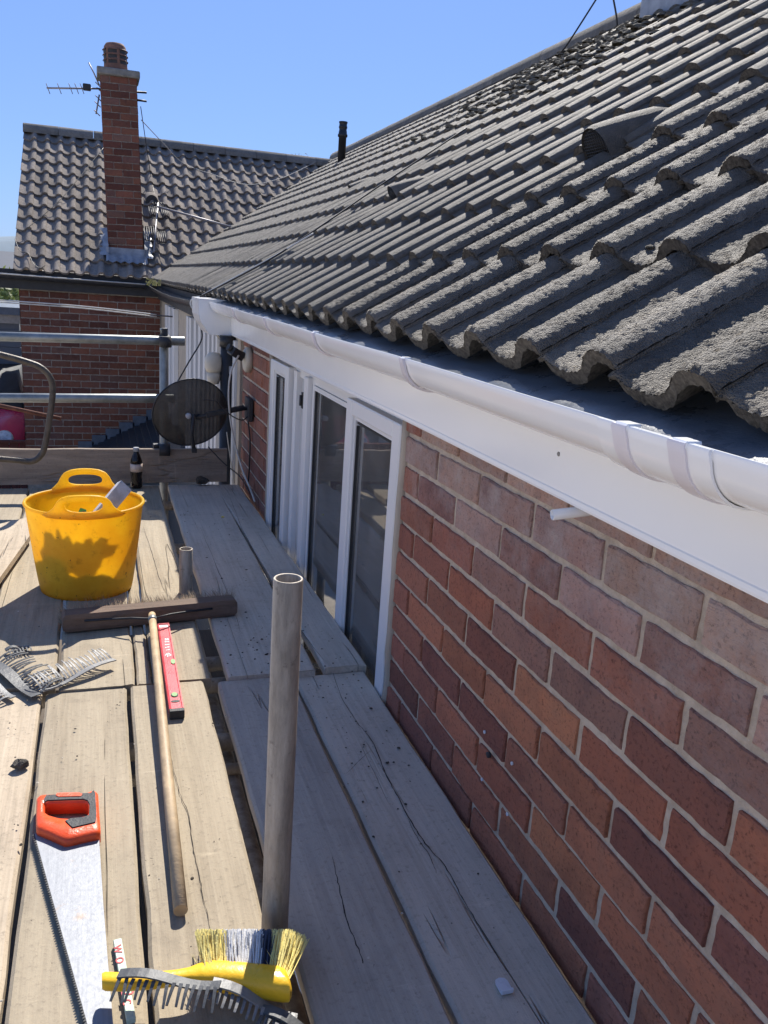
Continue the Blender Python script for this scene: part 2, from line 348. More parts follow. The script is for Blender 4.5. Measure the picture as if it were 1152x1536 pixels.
    def build(s, name, mat, parent=None, fix=True):
        off = ORI[parent] if parent else Vector((0, 0, 0))
        me = s.mesh(name, mat, off)
        if fix:
            import bmesh
            b = bmesh.new(); b.from_mesh(me); bmesh.ops.recalc_face_normals(b, faces=b.faces); b.to_mesh(me); b.free()
        o = bpy.data.objects.new(name, me); col.objects.link(o)
        if parent: o.parent = parent
        ORI[o] = off.copy() if parent else Vector((0, 0, 0))
        return o
def tag(o, label, cat, group=None, kind=None):
    if label: o['label'] = label
    if cat: o['category'] = cat
    if group: o['group'] = group
    if kind: o['kind'] = kind
    return o
def thing(name, loc, label, cat, group=None):
    o = bpy.data.objects.new(name, None); col.objects.link(o); o.location = loc; o.empty_display_size = .05
    ORI[o] = Vector(loc); return tag(o, label, cat, group)
def solo(mb, name, mat, label, cat, group=None, bevel=0, origin=None):
    # a thing that is one mesh, origin at its base
    lo = Vector(origin) if origin else Vector((sum(v.x for v in mb.v)/len(mb.v), sum(v.y for v in mb.v)/len(mb.v), min(v.z for v in mb.v)))
    for i in range(len(mb.v)): mb.v[i] = mb.v[i]-lo
    o = mb.build(name, mat); o.location = lo; ORI[o] = lo
    return tag(o, label, cat, group)
def inst(name, me, parent, mat4, color=None):
    o = bpy.data.objects.new(name, me); col.objects.link(o); o.parent = parent
    m = mat4.copy(); m.translation = m.translation-ORI[parent]; o.matrix_local = m
    if color: o.color = color
    ORI[o] = ORI[parent]
    return o
def T(x, y, z): return Matrix.Translation((x, y, z))
def spline(pts, n=8):
    pts = [Vector(p) for p in pts]; out = []
    for i in range(len(pts)-1):
        p0 = pts[max(i-1, 0)]; p1 = pts[i]; p2 = pts[i+1]; p3 = pts[min(i+2, len(pts)-1)]
        for k in range(n):
            t = k/n; out.append(.5*((2*p1)+(p2-p0)*t+(2*p0-5*p1+4*p2-p3)*t*t+(3*p1-p0-3*p2+p3)*t**3))
    out.append(pts[-1]); return out
def rnd(a, b): return random.uniform(a, b)

ZB = -0.745      # top of the scaffold boards
ZG = -2.75       # the ground
# ------------------------------------------------------------------ setting
g = MB().add([(-3000, -3000, ZG), (3000, -3000, ZG), (3000, 3000, ZG), (-3000, 3000, ZG)], [(0, 1, 2, 3)]).build('ground', 'ground_bounce'); tag(g, 'ground below the scaffold, made pale to bounce sunlight up', None, kind='structure')
hp = []
N = 60
for i in range(N+1):
    a = -60+120*i/N; xx = 1500*math.sin(R(a)); yy = 1500*math.cos(R(a))
    hz = 50+18*math.sin(i*.7)+14*math.sin(i*.29+2)
    hp += [(xx, yy, ZG-5), (xx*1.05, yy*1.05, hz*.55), (xx*1.25, yy*1.25, hz)]
hf = [(i*3+k, i*3+3+k, i*3+4+k, i*3+1+k) for i in range(N) for k in range(2)]
h = MB().add(hp, hf, True).build('hills', 'hill'); tag(h, 'hill far behind the wing, its haze painted in blue', None, kind='structure')

# ------------------------------------------------------------------ brick meshes
def brick_mesh(L, H, D, seed, jit=.0014):
    rs = random.Random(seed); nu, nv = 11, 4; P = []; F = []
    # local: outward is -X, length along Y, height along Z; ring 0 back, ring 1 arris, then face grid
    def ring(x, ins, j):
        q = []
        for i in range(nu+1): q.append([-L/2+L*i/nu, -H/2])
        for i in range(1, nv+1): q.append([L/2, -H/2+H*i/nv])
        for i in range(nu-1, -1, -1): q.append([-L/2+L*i/nu, H/2])
        for i in range(nv-1, 0, -1): q.append([-L/2, -H/2+H*i/nv])
        out = []
        for y, z in q:
            y2 = y*(1-ins/(L/2)); z2 = z*(1-ins/(H/2)); out.append((x+rs.uniform(-j, j)*.5, y2+rs.uniform(-j, j), z2+rs.uniform(-j, j)))
        return out
    n = 2*(nu+nv)
    P += ring(D, 0, 0); P += ring(.003, 0, jit); P += ring(0, .0022, jit)
    for k in range(2):
        for i in range(n): j = (i+1) % n; F.append((k*n+i, k*n+j, k*n+n+j, k*n+n+i))
    c = len(P); P.append((-.0008, 0, 0)); F += [(2*n+i, 2*n+(i+1) % n, c) for i in range(n)]
    mb = MB().add(P, F, False); me = mb.mesh('brick', 'brick')
    import bmesh
    b = bmesh.new(); b.from_mesh(me); bmesh.ops.recalc_face_normals(b, faces=b.faces); b.to_mesh(me); b.free(); return me
BR = [brick_mesh(.2120, .0622, .06, 100+i) for i in range(12)]
PAL = {'D': (.25, .112, .086), 'P': (.31, .178, .145), 'R': (.39, .165, .104), 'O': (.47, .198, .112), 'B': (.345, .155, .108), 'G': (.41, .28, .232), 'T': (.43, .195, .116)}
def bcol(k, j=.14):
    c = PAL[k]; f = 1+rnd(-j, j); return (c[0]*f, c[1]*f*(1+rnd(-.04, .04)), c[2]*f)

# ------------------------------------------------------------------ the house
house = thing('house', (0, 1.5, ZG), 'red brick house with white fascia, new white gutter and long grey pantile roof', 'house')
wall = MB()
FX = .006                                    # mortar face, bricks stand proud at x = 0
def wallbox(y0, y1, z0, z1): wall.box((FX, y0, z0), (.24, y1, z1))
wallbox(-2.2, .682, ZG, .185); wallbox(2.40, 3.2, ZG, .185); wallbox(.682, 2.40, ZG, -1.25); wallbox(.682, 2.40, .02, .185)
wo_ = wall.build('brick_wall', 'mortar', house); 
rowcols = {0: 'GGGGGGGGGGG', 1: 'GGGGGGPGGGG', 2: 'PGPGPGBPPBB', 3: 'BBPBBPRBRRB', 4: 'BRPPDRDRBRB', 5: 'BBDTRRBRDRB', 6: 'RRTRDDBRRDR', 7: 'BDDBRRORBRB', 8: 'BRROORRRDBR', 9: 'DBRRDRORDBR', 10: 'DBRRBRRDBOR', 11: 'RDDRBDRRDBO', 12: 'BDRDBRRBDRR', 13: 'DRBDRRBDRRB'}
for n in range(0, 14):
    z = -.075*n; off = 0 if n % 2 else .5
    us = [off-4+k for k in range(14)]
    for k in range(13):
        ya = -us[k]*.225-.005; yb = -us[k+1]*.225+.005
        hi = min(ya, .672); lo = max(yb, -2.0)
        if hi-lo < .03: continue
        key = rowcols[n][min(k-1 if n % 2 else k-1, 10)] if k >= 1 else 'B'
        al = 1.0 if n > 3 else (.35, .3, .55, .8)[n]
        c = bcol(key)
        inst('brick', random.choice(BR), wo_, T(rnd(-.002, .0025), (hi+lo)/2, z+rnd(-.0012, .0012)) @ Matrix.Rotation(rnd(-.008, .008), 4, 'X') @ Matrix.Diagonal((1, (hi-lo)/.215, 1, 1)), (*c, al))
    for k in range(6):                        # the narrow pier beyond the window
        ya = 3.195-(0 if n % 2 else -.1125)-k*.225; hi = min(ya-.005, 3.19); lo = max(ya-.225+.005, 2.43)
        if hi-lo < .03: continue
        inst('brick', random.choice(BR), wo_, T(rnd(-.0015, .002), (hi+lo)/2, z) @ Matrix.Diagonal((1, (hi-lo)/.215, 1, 1)), (*[x*.8 for x in bcol(random.choice('BBPDRB'))], .85))
# mortar fillets at the window reveals
for y in (.668, 2.405):
    rv = MB(); pts = []
    for i in range(15):
        z = .0-i*.07; pts.append((.003+rnd(-.002, .003), y+rnd(-.004, .004), z))
    rv.tube(pts, .013, 6); rv.build('pointing', 'beige', wo_)
for px, py in ((728, 1098), (769, 1145), (724, 1169), (762, 1221)):       # plastic plugs left in the wall
    p = atx(px, py, -.002); m = MB().lathe([(.0034, 0), (.0034, .003), (.0018, .003), (.0018, .0005)], (0, 0, 0), 12, Matrix.Rotation(-math.pi/2, 4, 'Y'))
    for i in range(len(m.v)): m.v[i] += p
    m.build('wall_plug', 'clip_white', wo_)
p = atx(735, 1132, -.003); MB().lathe([(.006, 0), (.006, .006), (.003, .007)], p, 10, Matrix.Rotation(-math.pi/2, 4, 'Y')).build('screw_head', 'black_iron', wo_)
# overflow pipe
p = atx(850, 770, -.04); MB().pipe((.05, p.y-.01, p.z+.012), (-.062, p.y+.006, p.z-.004), .0085, .002, 16).build('overflow_pipe', 'pvc', wo_)

# window: white frames, three lights
WX = .012
win = MB().box((WX+.012, .685, -1.24), (WX+.06, .72, -.02)).box((WX+.012, 2.35, -1.24), (WX+.06, 2.39, -.02)).box((WX+.012, .72, -.05), (WX+.06, 2.35, -.012)).box((WX+.012, .72, -1.24), (WX+.06, 2.35, -1.19)).box((WX+.012, 1.70, -1.19), (WX+.06, 1.742, -.05)).box((WX+.012, 1.16, -1.19), (WX+.06, 1.20, -.05)).build('window_frame', 'upvc_frame', house)
def sash(y0, y1, x, fwid, zt=-.022, zb_=-1.215, name='sash'):
    m = MB()
    for a, b in (((y0, zb_), (y0+fwid, zt)), ((y1-fwid, zb_), (y1, zt)), ((y0+fwid, zt-fwid*.72), (y1-fwid, zt)), ((y0+fwid, zb_), (y1-fwid, zb_+fwid))):
        m.box((x, a[0], a[1]), (x+.048, b[0], b[1]), ch=.004)
    # stepped inner bead
    e = .012
    for a, b in (((y0+fwid, zb_+fwid), (y0+fwid+e, zt-fwid*.72)), ((y1-fwid-e, zb_+fwid), (y1-fwid, zt-fwid*.72)), ((y0+fwid+e, zt-fwid*.72-e), (y1-fwid-e, zt-fwid*.72)), ((y0+fwid+e, zb_+fwid), (y1-fwid-e, zb_+fwid+e))):
        m.box((x+.010, a[0], a[1]), (x+.04, b[0], b[1]))
    s = m.build(name, 'upvc_frame', win)
    i = fwid+e; ga = MB(); q = .005
    for a, b in (((y0+i, zb_+i), (y0+i+q, zt-i)), ((y1-i-q, zb_+i), (y1-i, zt-i)), ((y0+i+q, zt-i-q+.012), (y1-i-q, zt-i+.012))):
        ga.box((x+.014, a[0], a[1]), (x+.03, b[0], b[1]))
    ga.build('gasket', 'rubber', win)
    MB().box((x+.022, y0+i+.004, zb_+i), (x+.026, y1-i-.004, zt-i+.014)).build('pane', 'glass', win)
sash(.692, 1.185, -.006, .062); sash(2.02, 2.38, -.010, .058)
m = MB(); 
for a, b in (((1.21, -1.19), (1.235, -.052)), ((1.70, -1.19), (1.715, -.052)), ((1.235, -.068), (1.70, -.052))): m.box((WX+.008, a[0], a[1]), (WX+.05, b[0], b[1]))
m.build('glazing_bead', 'upvc_frame', win)
m = MB(); m.box((WX+.012, 1.235, -1.19), (WX+.03, 1.243, -.068)).box((WX+.012, 1.692, -1.19), (WX+.03, 1.70, -.068)); m.build('gasket', 'rubber', win)
MB().box((WX+.020, 1.243, -1.19), (WX+.024, 1.692, -.068)).build('pane', 'glass', win)
MB().box((WX-.008, 1.745, -1.19), (WX+.05, 1.80, -.03), ch=.004).box((WX+.0, 1.95, -1.19), (WX+.05, 2.005, -.03)).build('mullion', 'upvc_frame', win)
MB().box((WX+.02, 1.80, -1.19), (WX+.04, 1.95, -.03)).build('open_gap', 'curtain', win)
for z in (-.13,): MB().box((WX+.004, 1.86, z-.03), (WX+.022, 1.885, z+.03)).tube([(WX, 1.872, z-.02), (WX, 1.872, z+.02)], .006, 8).build('hinge', 'black_iron', win)
# room behind the glass
rm = MB(); x0, x1, y0, y1, z0, z1 = .24, 2.6, .3, 3.0, -2.5, .05
rm.add([(x0, y0, z0), (x1, y0, z0), (x1, y1, z0), (x0, y1, z0), (x0, y0, z1), (x1, y0, z1), (x1, y1, z1), (x0, y1, z1)], [(0, 1, 2, 3), (4, 5, 6, 7), (0, 1, 5, 4), (1, 2, 6, 5), (2, 3, 7, 6)])
rm.build('room_shell', 'interior', house, fix=False)
for ya, yb in ((.72, 1.16), (1.2, 1.72), (1.9, 2.36)):
    P = []; n = 46
    for i in range(n+1):
        y = ya+(yb-ya)*i/n; x = .15+.016*math.sin(i*.9)+.008*math.sin(i*2.3)
        P += [(x, y, -1.3), (x, y, -.04)]
    MB().add(P, [(2*i, 2*i+2, 2*i+3, 2*i+1) for i in range(n)], True).build('curtain', 'curtain', win, fix=False)

# fascia with its moulded lower lip, and the boxed end
FAX = -.034
fa = MB(); prof = [(.02, .19), (FAX, .19), (FAX, .016), (FAX-.0015, .014), (FAX-.002, .008), (FAX-.001, .004), (.004, .004), (.004, .012), (.02, .012)]
ys = [-2.2+i*.2 for i in range(29)]; ys = [y for y in ys if y < 3.42]+[3.42]
P = [(x, y, z+.0015*math.sin(y*3)) for y in ys for x, z in prof]; k = len(prof)
F = [(i*k+j, i*k+(j+1) % k, (i+1)*k+(j+1) % k, (i+1)*k+j) for i in range(len(ys)-1) for j in range(k)]
fa.add(P, F); fascia = fa.build('fascia', 'pvc', house)
for px, py in ((838, 681),): 
    p = atx(px, py, FAX); MB().lathe([(.004, 0), (.003, .0015)], p, 10, Matrix.Rotation(-math.pi/2, 4, 'Y')).build('fixing_nail', 'cable_grey', fascia)
pl = [(.02, .185), (-.205, .185), (-.205, .145), (-.203, .10), (-.19, .06), (-.165, .025), (-.15, .0), (-.05, -.004), (.02, -.004)]
MB().prism([(x, z) for x, z in pl], -3.78, -3.42, Matrix(((1, 0, 0, 0), (0, 0, -1, 0), (0, 1, 0, 0), (0, 0, 0, 1)))).build('box_end', 'pvc', house)
# gutter
GR, GXc, GZ = .056, -.094, .170
def gut(y0, y1, r, t=.003, x=GXc, z=GZ, lip=True, sag=0):
    m = MB(); n = 18; P = []; ny = max(2, int((y1-y0)/.25)); prof = []
    for i in range(n+1): a = math.pi*i/n; prof.append((-math.cos(a)*r, -math.sin(a)*r*.98))
    inn = [(-math.cos(math.pi*i/n)*(r-t), -math.sin(math.pi*i/n)*(r-t)*.98) for i in range(n, -1, -1)]
    if lip: prof = [(-r+.001, .004), (-r-.002, .004), (-r-.003, 0)]+prof[1:]
    pr_ = prof+inn
    for j in range(ny+1):
        y = y0+(y1-y0)*j/ny
        for a, b in pr_: P.append((x+a, y, z+b+sag*math.sin(math.pi*j/ny)+.0012*math.sin(y*5)))
    k = len(pr_); F = [(j*k+i, j*k+(i+1) % k, (j+1)*k+(i+1) % k, (j+1)*k+i) for j in range(ny) for i in range(k)]
    F += [tuple(range(k)), tuple(ny*k+i for i in range(k-1, -1, -1))]
    return m.add(P, F, False)
def smooth(o, ang=40):
    for p in o.data.polygons: p.use_smooth = True
    try:
        o.data.set_sharp_from_angle(angle=R(ang))
    except Exception: pass
    return o
gutter = smooth(gut(-2.2, 3.40, GR).build('gutter', 'pvc', house))
for y in (2.55, 1.784, 1.041, .300):
    b = smooth(gut(y-.011, y+.011, GR+.006, .005).build('gutter_bracket', 'pvc_strap', gutter))
    MB().box((GXc-GR-.004, y-.011, GZ-.002), (GXc-GR+.012, y+.011, GZ+.007), ch=.002).build('clip', 'pvc', b)
for y in (-.449, -.552):
    b = smooth(gut(y-.014, y+.014, GR+.0068, .004).build('union_strap', 'pvc_strap', gutter))
    MB().box((GXc-GR-.008, y-.016, GZ-.003), (GXc-GR+.012, y+.010, GZ+.0055), ch=.002).build('clip', 'pvc', b)
smooth(gut(-.60, -.40, GR+.0042, .003).build('union_sleeve', 'pvc', gutter))
# eaves tray (dark felt) running down into the gutter
P = []; ny = 60
for j in range(ny+1):
    y = -2.2+5.7*j/ny; w_ = .0015*math.sin(j*1.7)+rnd(-.0008, .0008)
    for x, z in ((.06, .235), (-.02, .196), (-.085, .178+w_), (-.118, .166+w_), (-.128, .150)): P.append((x, y, z))
MB().add(P, [(j*5+i, j*5+i+1, j*5+6+i, j*5+5+i) for j in range(ny) for i in range(4)], True).build('eaves_tray', 'felt', house, fix=False)

# roof: pantiles
EX, EZ = -.083, .187                          # underside line of the first noses
RX, RZ = 2.85, 2.175
run = RX-EX; rise = RZ-EZ; PIT = math.atan2(rise, run); SL = math.hypot(run, rise)
NC = 12; GA = SL/NC
WE_Y, WE_Z, WR_Y, WR_Z = 9.42, .205, 12.0, 2.03   # wing eaves and ridge
PROF = [(-.07, .013), (0, .0155), (.06, .0115), (.14, .0055), (.24, .0012), (.34, 0), (.43, .0012), (.505, .006), (.56, .0155), (.61, .0265), (.66, .035), (.72, .041), (.78, .0435), (.84, .043), (.90, .0395), (.95, .034), (.985, .027), (1.0, .022)]
def prof_z(t):
    for (a, za), (b, zb_) in zip(PROF, PROF[1:]):
        if a <= t <= b: return za+(zb_-za)*(t-a)/(b-a)
    return PROF[-1][1]
def tile_mb(W, L, th, seed, hi=False):
    rs = random.Random(seed); ts = [p[0] for p in PROF] if not hi else [-.07+1.07*i/52 for i in range(53)]
    nv = 3 if not hi else 72; P = []; nu = len(ts)
    nose = [rs.uniform(-.002, .002) for _ in ts]
    for j in range(nv+1):
        v = j/nv
        for i, t in enumerate(ts):
            y = L*v+(nose[i]+(.004*abs(t-.4) if 0 else 0) if j == 0 else 0)
            z = prof_z(t)+th+(rs.gauss(0, .0009) if hi else rs.uniform(-.0006, .0006))
            if j == 0: z -= .003
            P.append((W*t, y, z))
    F = [(j*nu+i, j*nu+i+1, (j+1)*nu+i+1, (j+1)*nu+i) for j in range(nv) for i in range(nu-1)]
    m = MB().add(P, F, True)
    # nose, underside and sides
    o = len(m.v); Q = []
    for i, t in enumerate(ts):
        edge = th*(.45 if (t < .02 or t > .95) else 1)
        Q.append((W*t, nose[i]+rs.uniform(-.001, .002), prof_z(t)+th-.0035)); Q.append((W*t, .004+rs.uniform(-.002, .002), prof_z(t)+th-edge+rs.uniform(-.0015, .0015)))
    m.nose = (len(m.f), len(m.f)+2*(nu-1))  # underside shares the darker nose colour, painting in its shade
    m.add(Q, [(2*i, 2*i+1, 2*i+3, 2*i+2) for i in range(nu-1)], False)
    B = []
    for i, t in enumerate(ts):
        edge = th*(.45 if (t < .02 or t > .95) else 1)
        B += [(W*t, .004, prof_z(t)+th-edge), (W*t, L, prof_z(t)+th-edge)]
    m.add(B, [(2*i, 2*i+1, 2*i+3, 2*i+2) for i in range(nu-1)], False)
    for i in (0, nu-1):
        t = ts[i]; z = prof_z(t); m.add([(W*t, 0, z+th*.55), (W*t, L, z+th*.55), (W*t, L, z+th), (W*t, 0, z+th-.002)], [(0, 1, 2, 3)])
    return m
WV = .1975; TH = .024; TLEN = GA+.06
def tmesh(mb, mat):
    me = mb.mesh('roof_tile', mat); me.materials.append(M['tile_nose'])
    for i in range(*mb.nose): me.polygons[i].material_index = 1
    return me
NEAR = [tmesh(tile_mb(WV, TLEN, TH, 40+i, True), 'tile') for i in range(4)]
TM_MB = [tile_mb(WV, TLEN, TH, 60+i) for i in range(5)]
TM = [tmesh(m, 'tile') for m in TM_MB]
deck = MB()
DO = .06
def rp(s, y, n=0): return Vector((EX+s*math.cos(PIT)-n*math.sin(PIT), y, EZ+s*math.sin(PIT)+n*math.cos(PIT)))
Y0, Y1 = -2.2, 12.6
deck.add([rp(.12, Y0, -DO), rp(.12, Y1, -DO), rp(SL, Y1, -DO), rp(SL, Y0, -DO), Vector((2*RX-EX, Y0, EZ)), Vector((2*RX-EX, Y1, EZ))], [(0, 1, 2, 3), (3, 2, 5, 4)])
roof = deck.build('roof', 'felt', house, fix=False)
TILT = math.atan2(.0245, GA)                  # every tile lies on the one below
tiles = []
ncol = int((Y1-(-1.5))/WV)
ycol0 = -.41+.36*WV+7*WV                      # pan centre measured at y = -0.41
for c in range(-6, 62):
    ya = ycol0+(-6)*WV+0
for k in range(NC):
    s = k*GA-(.0 if k else 0)
    dy = rnd(-.006, .006)
    for c in range(-7, 63):
        y = -.41+.36*WV+c*WV                   # t = 0 edge, tile runs towards -y
        if y > 12.4 or y < -1.3: continue
        if k >= 2 and y < -.6: continue
        if k >= 6 and y < .6: continue
        mid = rp(s+GA, y)
        if y > WE_Y and mid.z < WE_Z+(y-.1-WE_Y)*(WR_Z-WE_Z)/(WR_Y-WE_Y)-.05: continue
        tiles.append((k, c, s, y+dy))
def tmat(s, y, j=1):
    # local x -> -Y, local y -> up slope, local z -> normal
    a = PIT-TILT+rnd(-.012, .012)*j; ux = Vector((0, -1, 0)); uy = Vector((math.cos(a), 0, math.sin(a))); uz = ux.cross(uy)
    uz = Vector((-math.sin(a), 0, math.cos(a)))
    o = rp(s, y)
    m = Matrix(((ux.x, uy.x, uz.x, o.x), (ux.y, uy.y, uz.y, o.y), (ux.z, uy.z, uz.z, o.z), (0, 0, 0, 1)))
    return m @ Matrix.Rotation(rnd(-.006, .006)*j, 4, 'Z')
tiles.sort(key=lambda q: (rp(q[2]+.15, q[3]-.1)-CAM).length)
skip = set()
VENTS = [(atx(905, 215, EX+3.6*GA*math.cos(PIT)), 3), ]
rest = MB(); cnt = 0
for k, c, s, y in tiles:
    m = tmat(s+rnd(-.004, .004), y)
    d = (m.translation-CAM).length
    if cnt < 300:
        inst('roof_tile', random.choice(NEAR) if d < 2.6 else random.choice(TM), roof, m); cnt += 1
    else:
        src = random.choice(TM_MB); rest.add([m @ v for v in src.v], src.f); rest.sm[-len(src.f):] = src.sm
o = rest.build('far_roof_tiles', 'tile', roof, fix=False); o['kind'] = 'stuff'; o['label'] = 'grey pantiles on the far and upper part of the roof'
# ridge tiles of the main roof
y = 3.3; i = 0
while y < 12.1:
    L = .45; P = []; n = 10
    for j, yy in enumerate((y, y+L-.006)):
        for q in range(n+1):
            a = math.pi*(-.05+1.1*q/n); P.append((RX-math.cos(a)*.125, yy, RZ+.005+math.sin(a)*.115+rnd(-.002, .002)))
    m = MB().add(P, [(q, q+1, n+2+q, n+1+q) for q in range(n)], True); m.add([P[q] for q in range(n+1)], [tuple(range(n+1))]); m.add([P[n+1+q] for q in range(n+1)], [tuple(range(n+1))])
    m.build('ridge_tile', 'ridge', roof, fix=False); y += L; i += 1
# cowled vent tiles
def vent_tile(px, py, k, sc=1.0, hs=1.0):
    d = ray(px, py); nrm = Vector((-math.sin(PIT), 0, math.cos(PIT))); q = CAM+d*((rp(0, 0)-CAM).dot(nrm)/d.dot(nrm))
    s = (q-rp(0, 0)).dot(Vector((math.cos(PIT), 0, math.sin(PIT)))); a = PIT-TILT*.6
    uy = Vector((math.cos(a), 0, math.sin(a))); uz = Vector((-math.sin(a), 0, math.cos(a))); ux = Vector((0, -1, 0)); o = rp(s, q.y)+uz*.03
    def L(x, y_, z): return o+ux*x*sc+uy*y_*sc+uz*z*sc*hs
    P = []; n = 12; st = [(0, .085, .165), (.02, .088, .17), (.15, .08, .14), (.28, .065, .10), (.36, .045, .04)]
    for yy, w2, h_ in st:
        for i in range(n+1): an = math.pi*i/n; P.append(L(-math.cos(an)*w2, yy, math.sin(an)**.8*h_))
    F = [(j*(n+1)+i, j*(n+1)+i+1, (j+1)*(n+1)+i+1, (j+1)*(n+1)+i) for j in range(len(st)-1) for i in range(n)]
    v = MB().add(P, F, True).build('vent_tile', 'tile', roof, fix=False)
    g_ = MB(); P = [L(-math.cos(math.pi*i/n)*.078, .012, math.sin(math.pi*i/n)**.8*.155) for i in range(n+1)]
    g_.add(P, [tuple(range(n+1))]); 
    for i in range(11):
        x = -.07+.014*i; hh = math.sqrt(max(0, 1-(x/.082)**2))*.15; g_.tube([L(x, .006, .002), L(x, .006, hh)], .0022*sc, 4)
    for i in range(10): z = .012+.015*i; hw = .08*math.sqrt(max(0, 1-(z/.16)**2)); g_.tube([L(-hw, .004, z), L(hw, .004, z)], .002*sc, 4)
    g_.build('grille', 'black_plastic', v, fix=False)
vent_tile(903, 256, 3, .74, .72); vent_tile(596, 310, 4, .58, .75); vent_tile(530, 293, 5, .55, .5); vent_tile(418, 333, 3, .55, .5)
# soil vent pipe through the roof
b = atx(512, 243, 2.3); MB().lathe([(.05, -.15), (.05, .30), (.062, .30), (.064, .325), (.056, .335), (.052, .37), (.048, .375), (.05, .40), (.055, .405), (.055, .425), (.05, .43), (.05, .46), (.056, .465), (.056, .48)], b, 16).build('vent_pipe', 'black_plastic', house)
# old moss and grit on the upper courses
ms = MB()
def lump(m, c, r, fl=.6):
    ph = [rnd(.7, 1.25) for _ in range(14)]; P = []; n = 6
    for j in range(4):
        for i in range(n): a = 2*math.pi*i/n+j*.4; rr = r*(math.cos(j*.45))*ph[(i+j*3) % 14]; P.append(Vector(c)+Vector((rr*math.cos(a), rr*math.sin(a), r*fl*math.sin(j*.5)*ph[j])))
    P.append(Vector(c)+Vector((0, 0, r*fl*1.1))); F = [(j*n+i, j*n+(i+1) % n, (j+1)*n+(i+1) % n, (j+1)*n+i) for j in range(3) for i in range(n)]+[(3*n+i, 3*n+(i+1) % n, 4*n) for i in range(n)]
    m.add(P, F, False)
for i in range(900):
    y = random.triangular(2.6, 6.2, 4.0); s = random.triangular(SL*.55, SL*.99, SL*.92)
    lump(ms, rp(s, y, rnd(.02, .055)), rnd(.012, .045))
for i in range(160):
    s = GA*random.randint(1, 11)+rnd(.0, .06); lump(ms, rp(s, rnd(-.2, 9), rnd(.0, .05)), rnd(.006, .016))
o = ms.build('roof_moss', 'moss', roof); o['kind'] = 'stuff'; o['label'] = 'brown moss and grit lying on the upper roof courses'
ym = MB()
for i in range(60): q = atz(228+rnd(-9, 14), 423+rnd(-5, 6), .20+rnd(0, .03)); lump(ym, q, rnd(.004, .014), 1.6)
o = ym.build('gutter_weeds', 'moss_yellow', house); o['kind'] = 'stuff'; o['label'] = 'yellow weeds growing in the old gutter corner'

# the older stretch of the front beyond the pier: cream panels, white frames, black gutter and downpipe
old = MB().box((.02, 3.2, ZG), (.3, 9.6, .25)).build('rear_wall', 'beige', house)
MB().box((-.012, 3.2, -2.2), (.02, 3.42, .0)).box((-.006, 3.42, -2.2), (.02, 3.78, .0)).build('timber_post', 'beige', old)
for ya, yb in ((3.30, 3.36), (4.02, 4.08), (4.2, 4.27), (4.42, 4.5), (4.66, 4.74), (4.95, 5.05), (5.25, 5.36), (5.6, 5.72), (5.83, 5.95), (7.2, 7.42), (7.65, 7.95), (8.1, 8.3)):
    MB().box((-.03, ya, -2.1), (.02, yb, -.02), ch=.004).build('white_frame', 'upvc_frame', old)
for ya, yb in ((4.08, 4.2), (4.27, 4.42), (4.5, 4.66), (4.74, 4.95), (5.05, 5.25), (5.36, 5.6), (5.72, 5.83), (7.42, 7.65), (7.95, 8.1)):
    MB().box((.005, ya, -2.1), (.02, yb, -.03)).build('pane', 'slate', old)
MB().box((-.05, 3.43, ZG), (.02, 9.5, -1.15)).build('shade_box', 'slate', old)  # added dark box standing in for shade seen through the board gap
smooth(gut(3.79, 9.30, .052, .004, -.10, .155, False, -.03).build('old_gutter', 'black_plastic', house))
MB().box((-.03, 3.79, .0), (.02, 9.45, .17)).build('old_fascia', 'black_iron', house)
dp = aty(341, 600, 3.40)
d_ = MB().tube([(dp.x-.0, 3.40, ZG), (dp.x, 3.40, -.01)], .041, 16).build('downpipe', 'black_plastic', house)
MB().tube([(dp.x, 3.40, -.06), (dp.x, 3.40, .0)], .048, 16).build('socket', 'black_plastic', d_)
MB().box((dp.x-.0, 3.352, -.20), (dp.x+.025, 3.37, -.16)).build('pipe_clip', 'cap_grey', d_)

# ------------------------------------------------------------------ the wing
wing = thing('house_wing', (-.8, 9.5, ZG), 'far brick wing with pantile roof facing the camera, behind the guard rails', 'house')
WY = 9.55; BL, BH = .2165, .0795
WXL, WXR = -1.575, .0
wm = MB().box((WXL+.008, WY+.006, ZG), (WXR+.4, WY+.26, .10)).box((WXL+.02, WY+.2, ZG), (WXL+.25, 14.4, .09)).build('brick_wall', 'mortar_shaded', wing)
WBR = [brick_mesh(BL-.011, BH-.012, .06, 200+i, .003) for i in range(5)]
for n in range(0, 25):
    z = -.03-n*BH; off = 0 if n % 2 else .5
    for k in range(-1, 9):
        xa = WXL+(k+off)*BL; a = max(xa+.005, WXL); b = min(xa+BL-.005, WXR)
        if b-a < .03: continue
        inst('brick', random.choice(WBR), wm, T((a+b)/2, WY+rnd(-.001, .002), z) @ Matrix.Rotation(math.pi/2, 4, 'Z') @ Matrix.Diagonal((1, (b-a)/(BL-.011), 1, 1)), (*[x*.46 for x in bcol(random.choice('BBDBRDPB'), .2)], .93))  # brick colours scaled down to paint in the wing wall's shade
